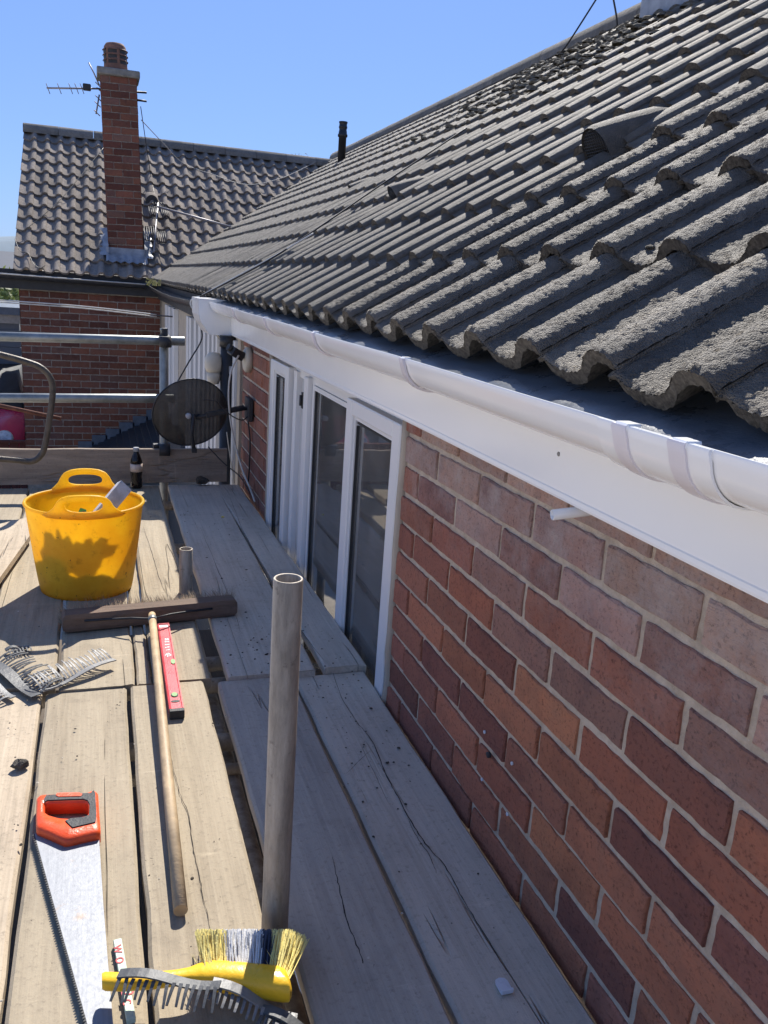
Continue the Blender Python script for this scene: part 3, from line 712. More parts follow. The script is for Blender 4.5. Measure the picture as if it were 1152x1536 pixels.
# wing roof
WPIT = math.atan2(WR_Z-WE_Z, WR_Y-WE_Y); WSL = math.hypot(WR_Z-WE_Z, WR_Y-WE_Y); WNC = 12; WG = WSL/WNC
def wp(x, s, n=0): return Vector((x, WE_Y+s*math.cos(WPIT)-n*math.sin(WPIT), WE_Z+s*math.sin(WPIT)+n*math.cos(WPIT)))
WXE = -1.605
wroof = MB().add([wp(WXE+.03, .1, -.012), wp(3.2, .1, -.012), wp(3.2, WSL, -.012), wp(WXE+.03, WSL, -.012), (WXE+.03, 14.6, WE_Z), (3.2, 14.6, WE_Z)], [(0, 1, 2, 3), (3, 2, 5, 4)]).build('roof', 'felt', wing, fix=False)
WW = .162
wt_mb = [tile_mb(WW, WG+.05, .028, 80+i) for i in range(4)]
wt = [m.mesh('roof_tile', 'tile_far') for m in wt_mb]
wtilt = math.atan2(.030, WG); cand = []
for k in range(WNC):
    for c in range(0, 30):
        x = WXE+c*WW; s = k*WG; q = wp(x, s+WG)
        vx = EX+((q.z-EZ)/rise*run)           # where the main roof reaches this height
        if x > vx+.12: continue
        cand.append((k, c, x, s))
rest = MB(); cnt = 0
for k, c, x, s in cand:
    if -.60 < x+.08 < -.16 and .25 < s < .5: pass
    a = WPIT-wtilt+rnd(-.02, .02); ux = Vector((1, 0, 0)); uy = Vector((0, math.cos(a), math.sin(a))); uz = ux.cross(uy); o = wp(x+rnd(-.003, .003), s+rnd(-.005, .005))
    m = Matrix(((ux.x, uy.x, uz.x, o.x), (ux.y, uy.y, uz.y, o.y), (ux.z, uy.z, uz.z, o.z), (0, 0, 0, 1)))
    if cnt < 300: inst('roof_tile', random.choice(wt), wroof, m); cnt += 1
    else: src = random.choice(wt_mb); rest.add([m @ v for v in src.v], src.f)
if rest.v: o = rest.build('far_roof_tiles', 'tile_far', wroof, fix=False); o['kind'] = 'stuff'
x = WXE-.02
while x < 2.75:
    P = []; n = 10; L = .45
    for xx in (x, x+L-.006):
        for q in range(n+1): a = math.pi*(-.05+1.1*q/n); P.append((xx, WR_Y-math.cos(a)*.12, WR_Z+.0+math.sin(a)*.11+rnd(-.003, .003)))
    m = MB().add(P, [(q, q+1, n+2+q, n+1+q) for q in range(n)], True); m.add(P[:n+1], [tuple(range(n+1))]); m.add(P[n+1:], [tuple(range(n+1))])
    m.build('ridge_tile', 'ridge', wroof, fix=False); x += L
bd = MB(); 
for s in [i*.13 for i in range(int(WSL/.13)+1)]: bd.box((WXE+.03, wp(0, s).y-.075, wp(0, s).z-.05), (WXE+.06, wp(0, s).y+.075, wp(0, s).z+.02))
MB().add([(WXL, WY, ZG), (WXL, 14.4, ZG), (WXL, 14.4, .10), (WXL, 12.0, 2.0), (WXL, WY, .10)], [(0, 1, 2, 3, 4)]).build('gable_wall', 'mortar', wing, fix=False)
# a round hooded vent on the wing roof
q = wp(-.02, 1.62, .03); P = []
mv = MB(); n = 12
for j, (dy, h_) in enumerate(((0, .10), (.10, .085), (.22, .04))):
    for i in range(n+1): a = math.pi*i/n; P.append(q+Vector((-math.cos(a)*.085, dy*math.cos(WPIT), dy*math.sin(WPIT)*.9+math.sin(a)*h_*1.1)))
mv.add(P, [(j*(n+1)+i, j*(n+1)+i+1, (j+1)*(n+1)+i+1, (j+1)*(n+1)+i) for j in range(2) for i in range(n)], True)
v = mv.build('vent_tile', 'tile_far', wroof, fix=False)
MB().add([q+Vector((-math.cos(2*math.pi*i/16)*.08, .01, math.sin(2*math.pi*i/16)*.09+.02)) for i in range(16)], [tuple(range(16))]).build('vent_mouth', 'black_plastic', v, fix=False)
# wing gutter and fascia
MB().box((-1.85, WE_Y+.03, .02), (.0, WE_Y+.06, .235)).box((-1.85, WE_Y+.06, .02), (0, WY+.1, .05)).build('fascia', 'black_iron', wing)
P = []
m = MB(); n = 10; prof = [(-math.cos(math.pi*i/n)*.052, -math.sin(math.pi*i/n)*.05) for i in range(n+1)]+[(-math.cos(math.pi*i/n)*.047, -math.sin(math.pi*i/n)*.045) for i in range(n, -1, -1)]
for xx, zz in ((-1.95, .176), (-.18, .155)):
    for a, b in prof: P.append((xx, WE_Y-.03+a, zz+b))
k = len(prof); m.add(P, [(i, (i+1) % k, k+(i+1) % k, k+i) for i in range(k)]+[tuple(range(k)), tuple(range(2*k-1, k-1, -1))])
wg = m.build('gutter', 'black_plastic', wing); MB().tube([(-1.95, WE_Y-.082, .180), (-.18, WE_Y-.082, .159)], .0075, 8).build('gutter_lip', 'cable_white', wg)
# valley lead
vl = MB(); P = []
for i in range(14):
    f = i/13; z = WE_Z-.02+f*(1.95-WE_Z); xx = EX+(z-EZ)/rise*run; yy = WE_Y+(z-WE_Z)/(WR_Z-WE_Z)*(WR_Y-WE_Y)
    P += [(xx-.10, yy, z-.02), (xx, yy, z-.04), (xx, yy-.1, z-.02)]
vl.add(P, [(i*3+j, i*3+j+1, i*3+4+j, i*3+3+j) for i in range(13) for j in range(2)], True).build('valley', 'felt', wing, fix=False)

# chimney of the wing
def chimney(base, wx, wy, n0, nc, lean, name, label, pot=True):
    th = thing(name, base, label, 'chimney'); bx, by, bz = base
    Lr = Matrix.Translation(base) @ Matrix.Rotation(lean, 4, 'Y') @ Matrix.Translation(-Vector(base))
    core = MB().box((bx-wx/2+.008, by-wy/2+.008, bz-.2), (bx+wx/2-.008, by+wy/2-.008, bz+nc*.0765+.03), Lr).build('stack', 'mortar_shaded', th)
    half = wx/2
    for n in range(nc):
        z = bz+(n+.5)*.0765
        def put(cx, cy, ln, face):
            ro = {'f': math.pi/2, 'b': -math.pi/2, 'l': 0, 'r': math.pi}[face]
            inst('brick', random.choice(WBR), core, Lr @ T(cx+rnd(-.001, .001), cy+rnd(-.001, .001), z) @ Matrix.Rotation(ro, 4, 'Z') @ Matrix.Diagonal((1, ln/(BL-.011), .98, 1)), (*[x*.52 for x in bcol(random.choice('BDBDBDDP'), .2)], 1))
        fr = [(-half, 0), (0, half)] if n % 2 else [(-half, -half+wx*.26), (-half+wx*.26, half-wx*.22), (half-wx*.22, half)]
        for a, b in fr:
            put(bx+(a+b)/2, by-wy/2, b-a-.008, 'f')
        fl = [(-wy/2, 0), (0, wy/2)] if n % 2 == 0 else [(-wy/2, -wy/4), (-wy/4, wy/4), (wy/4, wy/2)]
        for a, b in fl:
            put(bx-wx/2, by+(a+b)/2, b-a-.008, 'l'); put(bx+wx/2, by+(a+b)/2, b-a-.008, 'r')
    zt = bz+nc*.0765
    cap = MB().box((bx-wx/2-.035, by-wy/2-.035, zt), (bx+wx/2+.035, by+wy/2+.035, zt+.075), Lr @ T(bx, by, zt) @ Matrix.Rotation(.03, 4, 'Y') @ T(-bx, -by, -zt), ch=.012).build('coping', 'stonecap', th)
    if pot:
        pm = Lr @ T(bx-.02, by, zt+.07)
        p_ = MB().lathe([(.13, -.02), (.132, .05), (.128, .09), (.128, .22), (.12, .27), (.10, .30), (.06, .31)], (0, 0, 0), 24, pm).build('chimney_pot', 'potclay', th)
        for zz in (.10, .155, .21):
            for a in range(6):
                an = a*math.pi/3+.25; mm = MB(); P = []
                for i in range(5):
                    t_ = an+(-.40+.8*i/4)
                    for dz, rr in ((-.020, .1295), (.020, .1295), (.014, .140), (.022, .138)): P.append(pm @ Vector((rr*math.cos(t_), rr*math.sin(t_), zz+dz)))
                mm.add(P, [(i*4, i*4+4, i*4+5, i*4+1) for i in range(4)])
                mm.build('louvre_opening', 'black_iron', p_, fix=False)
                m2 = MB(); P = []
                for i in range(5):
                    t_ = an+(-.42+.84*i/4)
                    for rr, dz in ((.127, .024), (.142, .014), (.142, .020), (.127, .032)): P.append(pm @ Vector((rr*math.cos(t_), rr*math.sin(t_), zz+dz)))
                m2.add(P, [(i*4+j, i*4+4+j, i*4+4+(j+1) % 4, i*4+(j+1) % 4) for i in range(4) for j in range(4)])
                m2.build('louvre', 'potclay', p_, fix=False)
    return th
cb = aty(190, 378, 9.72)
ch1 = chimney((cb.x-.004, 9.92, .52), .40, .40, 0, 25, -R(1.9), 'chimney', 'tall brick chimney with louvred clay pot on the far wing roof')
# its lead flashings
fl = MB(); bx = cb.x
P = []; n = 20
for i in range(n+1):
    x = bx-.235+.47*i/n; wz = .012*math.sin(i*1.6)
    P += [(x, 9.712, .56), (x, 9.708, .49), (x, 9.62, .435+wz), (x, 9.56, .395+wz)]
fl.add(P, [(i*4+j, i*4+j+1, i*4+5+j, i*4+4+j) for i in range(n) for j in range(3)], True)
for sx in (-1, 1):
    P = []
    for i in range(15):
        s = .36+i*.04; q0 = wp(bx+sx*.205, s, .07); q1 = wp(bx+sx*.205, s, .17); q2 = wp(bx+sx*(.30+.012*math.sin(i*1.9)), s, .055+.012*math.sin(i*1.5))
        P += [q1, q0, q2]
    fl.add(P, [(i*3+j, i*3+j+1, i*3+4+j, i*3+3+j) for i in range(14) for j in range(2)], True)
o = fl.build('lead_flashing', 'lead', ch1, fix=False)
# chimney on the near ridge: only its lead skirt shows at the top edge
CY = atx(968, 22, 2.55).y
c2 = thing('ridge_chimney', (2.8, CY-.3, 2.1), 'chimney foot wrapped in grey lead on the main ridge, cut by the top edge', 'chimney')
MB().box((2.5, CY-.65, 1.8), (3.15, CY, 2.62), ch=.015).build('lead_skirt', 'lead', c2)
MB().box((2.53, CY-.62, 2.62), (3.12, CY-.03, 3.6)).build('stack', 'mortar', c2)
P = []
for i in range(12):
    x = 2.30+i*.05; P += [(x, 4.21, RZ-.35+(x-2.3)*rise/run*1.0+.0), (x, 4.32, RZ-.36+(x-2.3)*rise/run+.02)]
# lean-to with stepped flashing against the wing wall
lt = thing('lean_to', (-.3, 9.0, ZG), 'low dark lean-to roof with stepped lead against the far brick wall', 'lean-to')
a0 = aty(120, 678, WY-.03); a1 = aty(262, 612, WY-.03)
dv = (a1-a0)
for k in range(16):
    f0 = k/16; f1 = (k+1)/16
    p0 = a0+dv*f0; p1 = a0+dv*f1
    MB().add([(p0.x, WY-.02, p0.z-.02), (p1.x, WY-.02, p1.z-.02), (p1.x, 7.9, p1.z-.02), (p0.x, 7.9, p0.z-.02), (p0.x, WY-.02, p0.z+.01), (p1.x, WY-.02, p1.z-.012), (p1.x, 7.9, p1.z-.012), (p0.x, 7.9, p0.z+.01)], [(0, 3, 2, 1), (4, 5, 6, 7), (0, 1, 5, 4), (1, 2, 6, 5), (2, 3, 7, 6), (3, 0, 4, 7)]).build('slate_course', 'slate', lt)
MB().box((a0.x, 7.95, ZG), (0, 8.05, a0.z-.05)).build('wall', 'beige', lt)
fm = MB()
for k in range(7):
    p0 = a0+dv*(k/7); p1 = a0+dv*((k+1)/7); fm.box((p0.x-.02, WY-.022, p0.z-.05), (p1.x, WY-.012, p1.z+.07-(.02)))
fm.build('stepped_flashing', 'lead_dark', lt)

# ------------------------------------------------------------------ beyond the wing, far left
sh = thing('garage', (-2.6, 14.5, ZG), 'grey blue panelled garage end beyond the wing at left edge', 'garage')
for k in range(11): MB().box((-4.4, 14.0, -2.3+k*.14), (-1.93, 14.03, -2.3+k*.14+.132)).build('panel', 'shed_panel', sh)
MB().box((-4.4, 14.04, ZG), (-1.95, 17, -.5)).build('wall', 'shed_panel', sh)
MB().box((-4.5, 13.9, -.52), (-1.9, 17, -.40)).build('roof', 'lead_dark', sh)
MB().box((-4.5, 13.97, -.66), (-1.93, 14.0, -.52)).build('fascia', 'shed_roof', sh)
fe = thing('fence', (-2.2, 10.8, ZG), 'dark red board fence in front of the red car', 'fence')
for k in range(22): 
    x = -4.2+k*.122; MB().box((x, 10.9+rnd(0, .008), ZG), (x+.112, 10.93, -2.03+rnd(-.006, .006))).build('board', 'fence_red', fe)
MB().box((-4.2, 10.86, -2.04), (-1.58, 10.95, -2.015)).build('rail', 'fence_red', fe)
# red car behind the fence
car = thing('car', (-2.9, 12.3, ZG), 'parked red car seen over the dark red fence', 'car')
def loft(secs, m=None):
    P = [p for s_ in secs for p in s_]; n = len(secs[0]); F = [(i*n+j, i*n+(j+1) % n, (i+1)*n+(j+1) % n, (i+1)*n+j) for i in range(len(secs)-1) for j in range(n)]
    F += [tuple(range(n-1, -1, -1)), tuple((len(secs)-1)*n+j for j in range(n))]
    return MB().add(P, F, True)
secs = []
for y, w2, hb, ht in ((11.15, .62, .35, .62), (11.25, .78, .22, .76), (11.9, .84, .2, .90), (12.4, .85, .2, .97), (13.6, .86, .2, .98), (14.8, .84, .22, .96), (15.1, .7, .35, .8)):
    cx = -2.55; secs.append([(cx-w2, y, ZG+hb), (cx+w2, y, ZG+hb), (cx+w2, y, ZG+ht-.12), (cx+w2-.08, y, ZG+ht-.02), (cx+w2*.5, y, ZG+ht+.02), (cx, y, ZG+ht+.03), (cx-w2*.5, y, ZG+ht+.02), (cx-w2+.08, y, ZG+ht-.02), (cx-w2, y, ZG+ht-.12)])
loft(secs).build('body', 'car_red', car)
cs = []
for y, w2, z0, z1 in ((12.2, .72, .95, .98), (12.9, .62, .95, 1.4), (14.0, .62, .95, 1.43), (14.8, .66, .94, .98)):
    cs.append([(-2.55-w2-.06, y, ZG+z0), (-2.55+w2+.06, y, ZG+z0), (-2.55+w2, y, ZG+z1), (-2.55-w2, y, ZG+z1)])
loft(cs).build('cabin', 'slate', car)
for sx in (-1, 1):
    MB().lathe([(.02, -.04), (.10, -.02), (.115, .02), (.09, .05)], (-2.55+sx*.58, 11.22, ZG+.70), 16, Matrix.Rotation(math.pi/2-.5, 4, 'X')).build('headlight', 'rubbish_clear', car)
    for y in (11.9, 14.3): MB().lathe([(.18, -.1), (.30, -.1), (.31, 0), (.30, .1), (.18, .1)], (-2.55+sx*.78, y, ZG+.31), 20, Matrix.Rotation(math.pi/2, 4, 'Y')).build('wheel', 'tyre', car)
def foliage(name, c, rx, ry, rz, n, ls, label, cat, mat='leaf', trunk=True):
    th = thing(name, (c[0], c[1], ZG), label, cat); m = MB()
    cl = [(Vector((rnd(-1, 1), rnd(-1, 1), rnd(-1, 1)))) for _ in range(14)]
    for i in range(n):
        q = random.choice(cl).normalized()*rnd(.3, .9)+Vector((rnd(-1, 1), rnd(-1, 1), rnd(-1, 1)))*.28
        p = Vector((c[0]+q.x*rx, c[1]+q.y*ry, c[2]+q.z*rz)); a = Vector((rnd(-1, 1), rnd(-1, 1), rnd(-1, 1))).normalized(); b = a.orthogonal().normalized()
        m.add([p-a*ls, p+b*ls*.4, p+a*ls, p-b*ls*.4], [(0, 1, 2, 3)])
    m.build('crown', mat, th, fix=False)
    tk = MB().tube([(c[0], c[1], ZG), (c[0]+.05, c[1], (ZG+c[2])/2), (c[0], c[1], c[2])], .1, 8, rs=[rx*.12, rx*.09, rx*.04])
    for q in cl[:7]: tk.tube([(c[0], c[1], c[2]-rz*.6), (c[0]+q.x*rx*.6, c[1]+q.y*ry*.6, c[2]+q.z*rz*.6)], .02, 5, rs=[rx*.04, rx*.012])
    tk.build('trunk', 'bark', th)
q = aty(8, 445, 17.0); foliage('shrub', (q.x-.3, 17.0, q.z-.35), 1.1, 1.0, .8, 2500, .07, 'sunlit green shrub at left edge above the garage', 'shrub', 'leaf_pale')
q = aty(437, 238, 26); foliage('tree', (q.x, 26, q.z-1.0), .75, .75, 1.35, 500, .06, 'twiggy tree top peeping over the wing ridge', 'tree', 'leaf')
for px, py, Y, wd, lb in ((6, 405, 60, 5, 'pale distant house with grey gable roof at far left'),):
    q = aty(px, py, Y); th = thing('distant_house', (q.x, Y, ZG), lb, 'house')
    MB().box((q.x-wd/2-1, Y, ZG), (q.x+wd/2-1.4, Y+6, q.z-.6)).build('wall', 'render_white', th)
    x0 = q.x-wd/2-1.2; x1 = q.x+wd/2-1.2; MB().add([(x0, Y-.2, q.z-.6), (x1, Y-.2, q.z-.6), (x1, Y+6, q.z-.6), (x0, Y+6, q.z-.6), (x0, Y+3, q.z+1.2), (x1, Y+3, q.z+1.2)], [(0, 1, 5, 4), (2, 3, 4, 5), (1, 2, 5), (3, 0, 4), (3, 2, 1, 0)]).build('roof', 'shed_panel', th)
for i, (px, py, Y) in enumerate(((-4, 425, 40), (14, 428, 48))):
    q = aty(px, py, Y); foliage('garden_tree', (q.x-.6, Y, q.z-1.2), 1.8, 1.8, 1.9, 1500, .16, ('nearer', 'farther')[i]+' distant green tree below the pale house at left edge', 'tree', 'leaf')

# ------------------------------------------------------------------ scaffold
def board(x0, x1, y0, y1, ztop, mat, label, tilt=0, th=.036, skew=0):
    rs = random.Random(hash(label) % 9999); m = MB(); ny = 26; w2 = (x1-x0)/2; P = []; c = .006
    cup = rs.uniform(-.0015, .0015)
    nx = 6
    for j in range(ny+1):
        y = y0+(y1-y0)*j/ny; e = .004*(rs.random()-.5); e2 = .004*(rs.random()-.5); f = j/ny
        end = (j in (0, ny))
        bow = .0025*math.sin(f*4+rs.random()*.2)
        xs = [-w2+e, -w2+c+e]+[-w2+c+(2*w2-2*c)*i/nx for i in range(1, nx)]+[w2-c+e2, w2+e2]
        row = [(xs[0], -c)]+[(x, cup*(1-(x/w2)**2)+rs.uniform(-.0005, .0005)) for x in xs[1:-1]]+[(xs[-1], -c), (xs[-1], -th+c), (w2-c+e2, -th), (-w2+c+e, -th), (xs[0], -th+c)]
        for x, z in row:
            yy = y
            if end and z > -c: z -= .002
            if j == 0: yy += rs.uniform(-.003, .003)
            P.append(((x0+x1)/2+x+skew*(f-.5), yy, ztop+z+bow+tilt*(f-.5)))
    k = len(row); F = [(j*k+i, j*k+(i+1) % k, (j+1)*k+(i+1) % k, (j+1)*k+i) for j in range(ny) for i in range(k)]+[tuple(range(k)), tuple(ny*k+i for i in range(k-1, -1, -1))]
    m.add(P, F, False)
    o = solo(m, 'scaffold_board', mat, label, 'board', 'scaffold boards of the walkway', origin=((x0+x1)/2, (y0+y1)/2, ztop-th))
    return o
JY = .838
board(-.224+.004, -.014, -1.9, JY, ZB-.013, 'board_shade', 'near shaded grey board against the brick wall with a long crack', skew=.010)
board(-.432, -.231, -1.9, JY-.006, ZB-.006, 'board_shade_darker', 'near shaded grey board second from the wall, behind the upright tube', skew=.012)
board(-.140, -.016, JY+.004, 3.05, ZB+.004, 'board_shade', 'far narrow shaded board touching the wall below the window', skew=-.03)
board(-.395, -.150, JY-.004, 3.06, ZB+.004, 'board_shade', 'far wide shaded board beside the long gap, scattered with crumbs', skew=.006)
board(-.658, -.468, -1.9, JY-.002, ZB, 'board', 'near sunlit board under the broom handle, on the edge of the gap', skew=.008)
board(-.861, -.666, -1.9, JY, ZB-.003, 'board', 'near sunlit board under the saw', skew=.004)
board(-1.09, -.870, -1.9, JY+.03, ZB-.006, 'board_pale', 'near pale board at the left edge with the small stone on it')
board(-.592, -.440, JY+.004, 3.05, ZB+.002, 'board', 'far sunlit board between the tub and the gap', skew=.006)
board(-.634, -.600, JY+.006, 1.9, ZB-.001, 'board', 'narrow strip of board beside the spirit level')
board(-.832, -.642, JY+.003, 3.04, ZB+.001, 'board', 'far board under the yellow tub', skew=-.004)
board(-1.04, -.842, JY+.04, 3.03, ZB, 'board', 'far board left of the tub under the comb strips', skew=-.004)
board(-1.26, -1.05, JY+.02, 3.03, ZB-.002, 'board', 'far board along the left edge of the walkway')
board(-1.32, -1.10, -1.9, JY, ZB-.004, 'board_pale', 'near board just outside the left edge of the picture')
# drying cracks that run along the boards: shallow dark grooves
def crack(owner, pts, z, w_=.0011):
    q = spline([atz(x, y, z) for x, y in pts], 7); P = []; n = len(q)
    for i, c in enumerate(q):
        t_ = i/(n-1); ww = w_*(.35+.65*math.sin(math.pi*min(1, max(0, t_))))*rnd(.6, 1.3); c = c+Vector((rnd(-.0012, .0012), 0, 0)); P += [c-Vector((ww, 0, 0)), c+Vector((ww, 0, 0))]
    MB().add(P, [(2*i, 2*i+1, 2*i+3, 2*i+2) for i in range(n-1)]).build('crack', 'groove', owner, fix=False)
BD = {o['label']: o for o in bpy.data.objects if o.get('category') == 'board'}
def bo_(k): return next(o for l, o in BD.items() if l.startswith(k))
crack(bo_('near shaded grey board against'), [(500, 1010), (512, 1045), (535, 1082), (560, 1115), (578, 1160), (597, 1195), (618, 1235), (642, 1270), (668, 1300), (690, 1340), (712, 1378), (738, 1420), (762, 1458)], ZB-.0104)
crack(bo_('near shaded grey board against'), [(610, 1222), (622, 1250), (645, 1285), (655, 1310)], ZB-.0104, .0006)
crack(bo_('near shaded grey board against'), [(520, 1160), (540, 1140), (556, 1125)], ZB-.0104, .0007)
crack(bo_('near shaded grey board second'), [(498, 1285), (505, 1315), (512, 1345), (522, 1385), (540, 1430), (552, 1475), (572, 1530)], ZB-.0034, .0010)
crack(bo_('near sunlit board under the broom'), [(250, 1105), (262, 1160), (272, 1195), (284, 1225), (289, 1270), (300, 1320), (308, 1360), (320, 1410)], ZB+.0026, .0007)
crack(bo_('far narrow shaded'), [(345, 745), (362, 790), (385, 835), (408, 880), (430, 915), (462, 960), (486, 990)], ZB+.0066, .0012)
crack(bo_('far wide shaded'), [(300, 790), (325, 850), (345, 900), (362, 950)], ZB+.0066, .0006)
crack(bo_('far sunlit board between'), [(215, 790), (228, 830), (240, 870), (252, 895)], ZB+.0046, .0006)
# loose offcut lying on top at left
p = [atz(-60, 800, ZB+.06), atz(44, 775, ZB+.05), atz(47, 800, ZB+.045), atz(-10, 880, ZB+.05)]
m = MB(); m.add([q for q in p]+[q-Vector((0, 0, .022)) for q in p], [(0, 1, 2, 3), (7, 6, 5, 4), (0, 4, 5, 1), (1, 5, 6, 2), (2, 6, 7, 3), (3, 7, 4, 0)])
solo(m, 'plywood_offcut', 'board_pale', 'pale timber offcut propped at left of the yellow tub', 'board')
# toe board across the end
tb = MB(); y_ = 3.07
nb = 20; P = []
for j in range(nb+1):
    x = -1.9+(1.9-.085)*j/nb; e = rnd(-.002, .002); yy = y_+.065*(j/nb-.5)
    P += [(x, yy, ZB+.004), (x, yy+.036, ZB+.004), (x, yy+.036, ZB+.178+e), (x, yy+.004, ZB+.181+e), (x, yy, ZB+.178+e)]
tb.add(P, [(j*5+i, j*5+(i+1) % 5, (j+1)*5+(i+1) % 5, (j+1)*5+i) for j in range(nb) for i in range(5)]+[tuple(range(5)), tuple(nb*5+i for i in range(4, -1, -1))])
o = solo(tb, 'toe_board', 'toe', 'brown toe board on edge across the far end of the scaffold', 'board')
# toe board grain runs along X, so turn the mesh in its own object space
for v in o.data.vertices: v.co = Vector((v.co.y, -v.co.x, v.co.z))
o.rotation_euler = (0, 0, math.pi/2)

def tube_thing(a, b, label, mat='steel', r=.0222, hollow=True, name='scaffold_tube', group='scaffold tubes'):
    a = Vector(a); b = Vector(b); th = thing(name, a if a.z < b.z else b, label, 'tube', group)
    (MB().pipe(a, b, r, .004, 28) if hollow else MB().tube([a, b], r, 20)).build('tube', mat, th); return th
def coupler(parent, c, ax, d2):
    c = Vector(c); ax = Vector(ax).normalized(); d2 = Vector(d2).normalized(); th = ax.cross(d2)
    m = MB().tube([c-ax*.026, c+ax*.026], .031, 14); m.tube([c+th*.045-d2*.026, c+th*.045+d2*.026], .030, 14)
    m.box((-.014, -.02, -.022), (.014, .03, .022), Matrix.Translation(c+d2*.04), ch=.003)
    b = m.build('coupler', 'black_iron', parent)
    MB().tube([c+d2*.03-ax*.012, c+d2*.062-ax*.012], .007, 8).tube([c+d2*.048-ax*.012, c+d2*.060-ax*.012], .011, 6).build('bolt', 'galv', b)
b = atz(420, 1395, ZB); t_ = aty(433, 865, b.y-.01)
tube_thing((b.x-.004, b.y+.012, ZG), (t_.x, t_.y+.002, t_.z-.003), 'upright steel tube standing in the foreground, open at the top')
b = atz(279, 890, ZB); t_ = aty(279, 823, b.y)
tube_thing((b.x, b.y, ZG), (t_.x, t_.y, t_.z), 'short steel tube stub rising from the gap beside the tub')
ux = -.405; up1 = tube_thing((ux, 3.135, ZG), (ux-.0, 3.135, .0), 'upright tube at the scaffold end behind the satellite dish', 'galv')
a = aty(-60, 503, 3.09); b2 = aty(277, 512, 3.09)
r1 = tube_thing((a.x-.6, 3.09, a.z-.012), (b2.x, 3.09, b2.z), 'upper horizontal guard rail tube across the far end', 'galv')
coupler(r1, (ux, 3.09, b2.z-.003), (1, 0, 0), (0, 0, 1))
a = aty(-60, 597, 3.09); b2 = aty(262, 598, 3.09)
r2 = tube_thing((a.x-.6, 3.09, a.z-.01), (b2.x, 3.09, b2.z), 'lower horizontal guard rail tube across the far end', 'galv')
coupler(up1, (ux, 3.135, ZB+.175), (0, 0, 1), (-1, 0, 0))
# transoms and ledgers under the boards
for i, (y, zz, r) in enumerate(((1.07, ZB-.07, .0222), (.93, ZB-.07, .0222), (.63, ZB-.075, .0222), (.545, ZB-.10, .014), (-.45, ZB-.07, .0222), (2.2, ZB-.07, .0222), (2.9, ZB-.07, .0222))):
    tube_thing((-1.6, y, zz), (-.03, y, zz), ('transom tube under the boards just beyond the board joint', 'transom tube under the near side of the board joint', 'transom tube crossing the gap in front of the joint', 'thin tube crossing the gap nearest the camera', 'transom tube under the near boards by the hand brush', 'transom tube under the boards beyond the tub', 'transom tube under the boards at the toe board')[i], 'steel', r, False)
tube_thing((-.43, -2, ZB-.13), (-.43, 3.3, ZB-.13), 'long ledger tube running below the gap', 'steel', .0222, False)
tube_thing((-.34, .75, -1.35), (-.10, .05, -1.56), 'white plastic pipe slanting below the boards, seen through the gap', 'pvc', .022, False, 'plastic_pipe', None)
for i in range(6):  # added boards that block bounce light and keep the gap dark
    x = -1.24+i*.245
    board(x-.12, x+.12, -1.9, 3.2, -1.62-.004*(i % 2), 'gap_board_dark', 'dark board added far below the gap to block light from below, '+('outermost', 'second from outside', 'third from outside', 'third from the wall', 'second from the wall', 'next to the wall')[i])
# bent hoop of the ladder gate and a rusty bar
pts = [aty(x, y, 2.62) for x, y in ((-60, 518), (0, 532), (40, 543), (62, 552), (76, 568), (79, 590), (74, 630), (68, 665), (62, 682), (48, 692), (20, 690), (-60, 684))]
th = thing('bent_tube', (pts[0].x, 2.62, ZB), 'bent grey steel tube hoop at the left edge in front of the rails', 'tube'); MB().tube(spline(pts, 5), .0135, 12).build('tube', 'dark_steel', th)
pts = [aty(-40, 600, 2.75), aty(92, 628, 2.75)]
th = thing('steel_bar', pts[0], 'rusty ribbed steel bar passing behind the bent tube', 'bar'); MB().tube(pts, .009, 8).build('bar', 'rust', th)

# ------------------------------------------------------------------ satellite dish and the fittings round it
dc = aty(286, 619, 2.95); sdh = thing('satellite_dish', (dc.x, 2.95, dc.z-.2), 'dark perforated oval satellite dish bracketed to the wall', 'satellite dish')
Dn = Vector((-.22, 1, .18)).normalized()        # it looks away from the camera
dx = Vector((0, 0, 1)).cross(Dn).normalized()*-1; dz = dx.cross(Dn).normalized(); dz = dz if dz.z > 0 else -dz
P = []; nr, ns = 8, 40
for i in range(nr+1):
    rr = i/nr
    for k in range(ns):
        a = 2*math.pi*k/ns; P.append(dc+dx*(.190*rr*math.cos(a))+dz*(.172*rr*math.sin(a))+Dn*(.045*rr*rr-.045))
F = [(i*ns+k, i*ns+(k+1) % ns, (i+1)*ns+(k+1) % ns, (i+1)*ns+k) for i in range(nr) for k in range(ns)]
MB().add(P, F, True).build('reflector', 'dish_mesh', sdh, fix=False)
MB().tube(P[nr*ns:], .0035, 6, closed=True).build('rim', 'black_plastic', sdh)
wb = aty(378, 612, 2.86); wb.x = -.02
br = MB(); bc = dc-Dn*.075
br.tube([dc-Dn*.05+dx*.02, bc+dx*.02], .012, 8); 
br.box((-.09, -.008, -.012), (.10, .008, .014), Matrix.Translation((bc+wb)/2+Vector((.01, -.0, .005)))@Matrix.Rotation(math.atan2(wb.z-bc.z, wb.x-bc.x)*-1, 4, 'Y'), ch=.003)
br.tube([bc, wb], .009, 10); br.box((-.03, 2.80, wb.z-.06), (-.006, 2.92, wb.z+.05), ch=.004); br.build('wall_bracket', 'black_iron', sdh)
m = MB(); m.tube([bc+Vector((-.01, -.01, .02)), bc+Vector((-.02, -.015, -.08)), bc+Vector((-.005, -.005, -.165))], .010, 8); m.box((-.012, -.012, -.012), (.012, .012, .012), Matrix.Translation(bc+Vector((-.005, -.005, -.16))), ch=.002); m.build('feed_arm', 'black_iron', sdh)
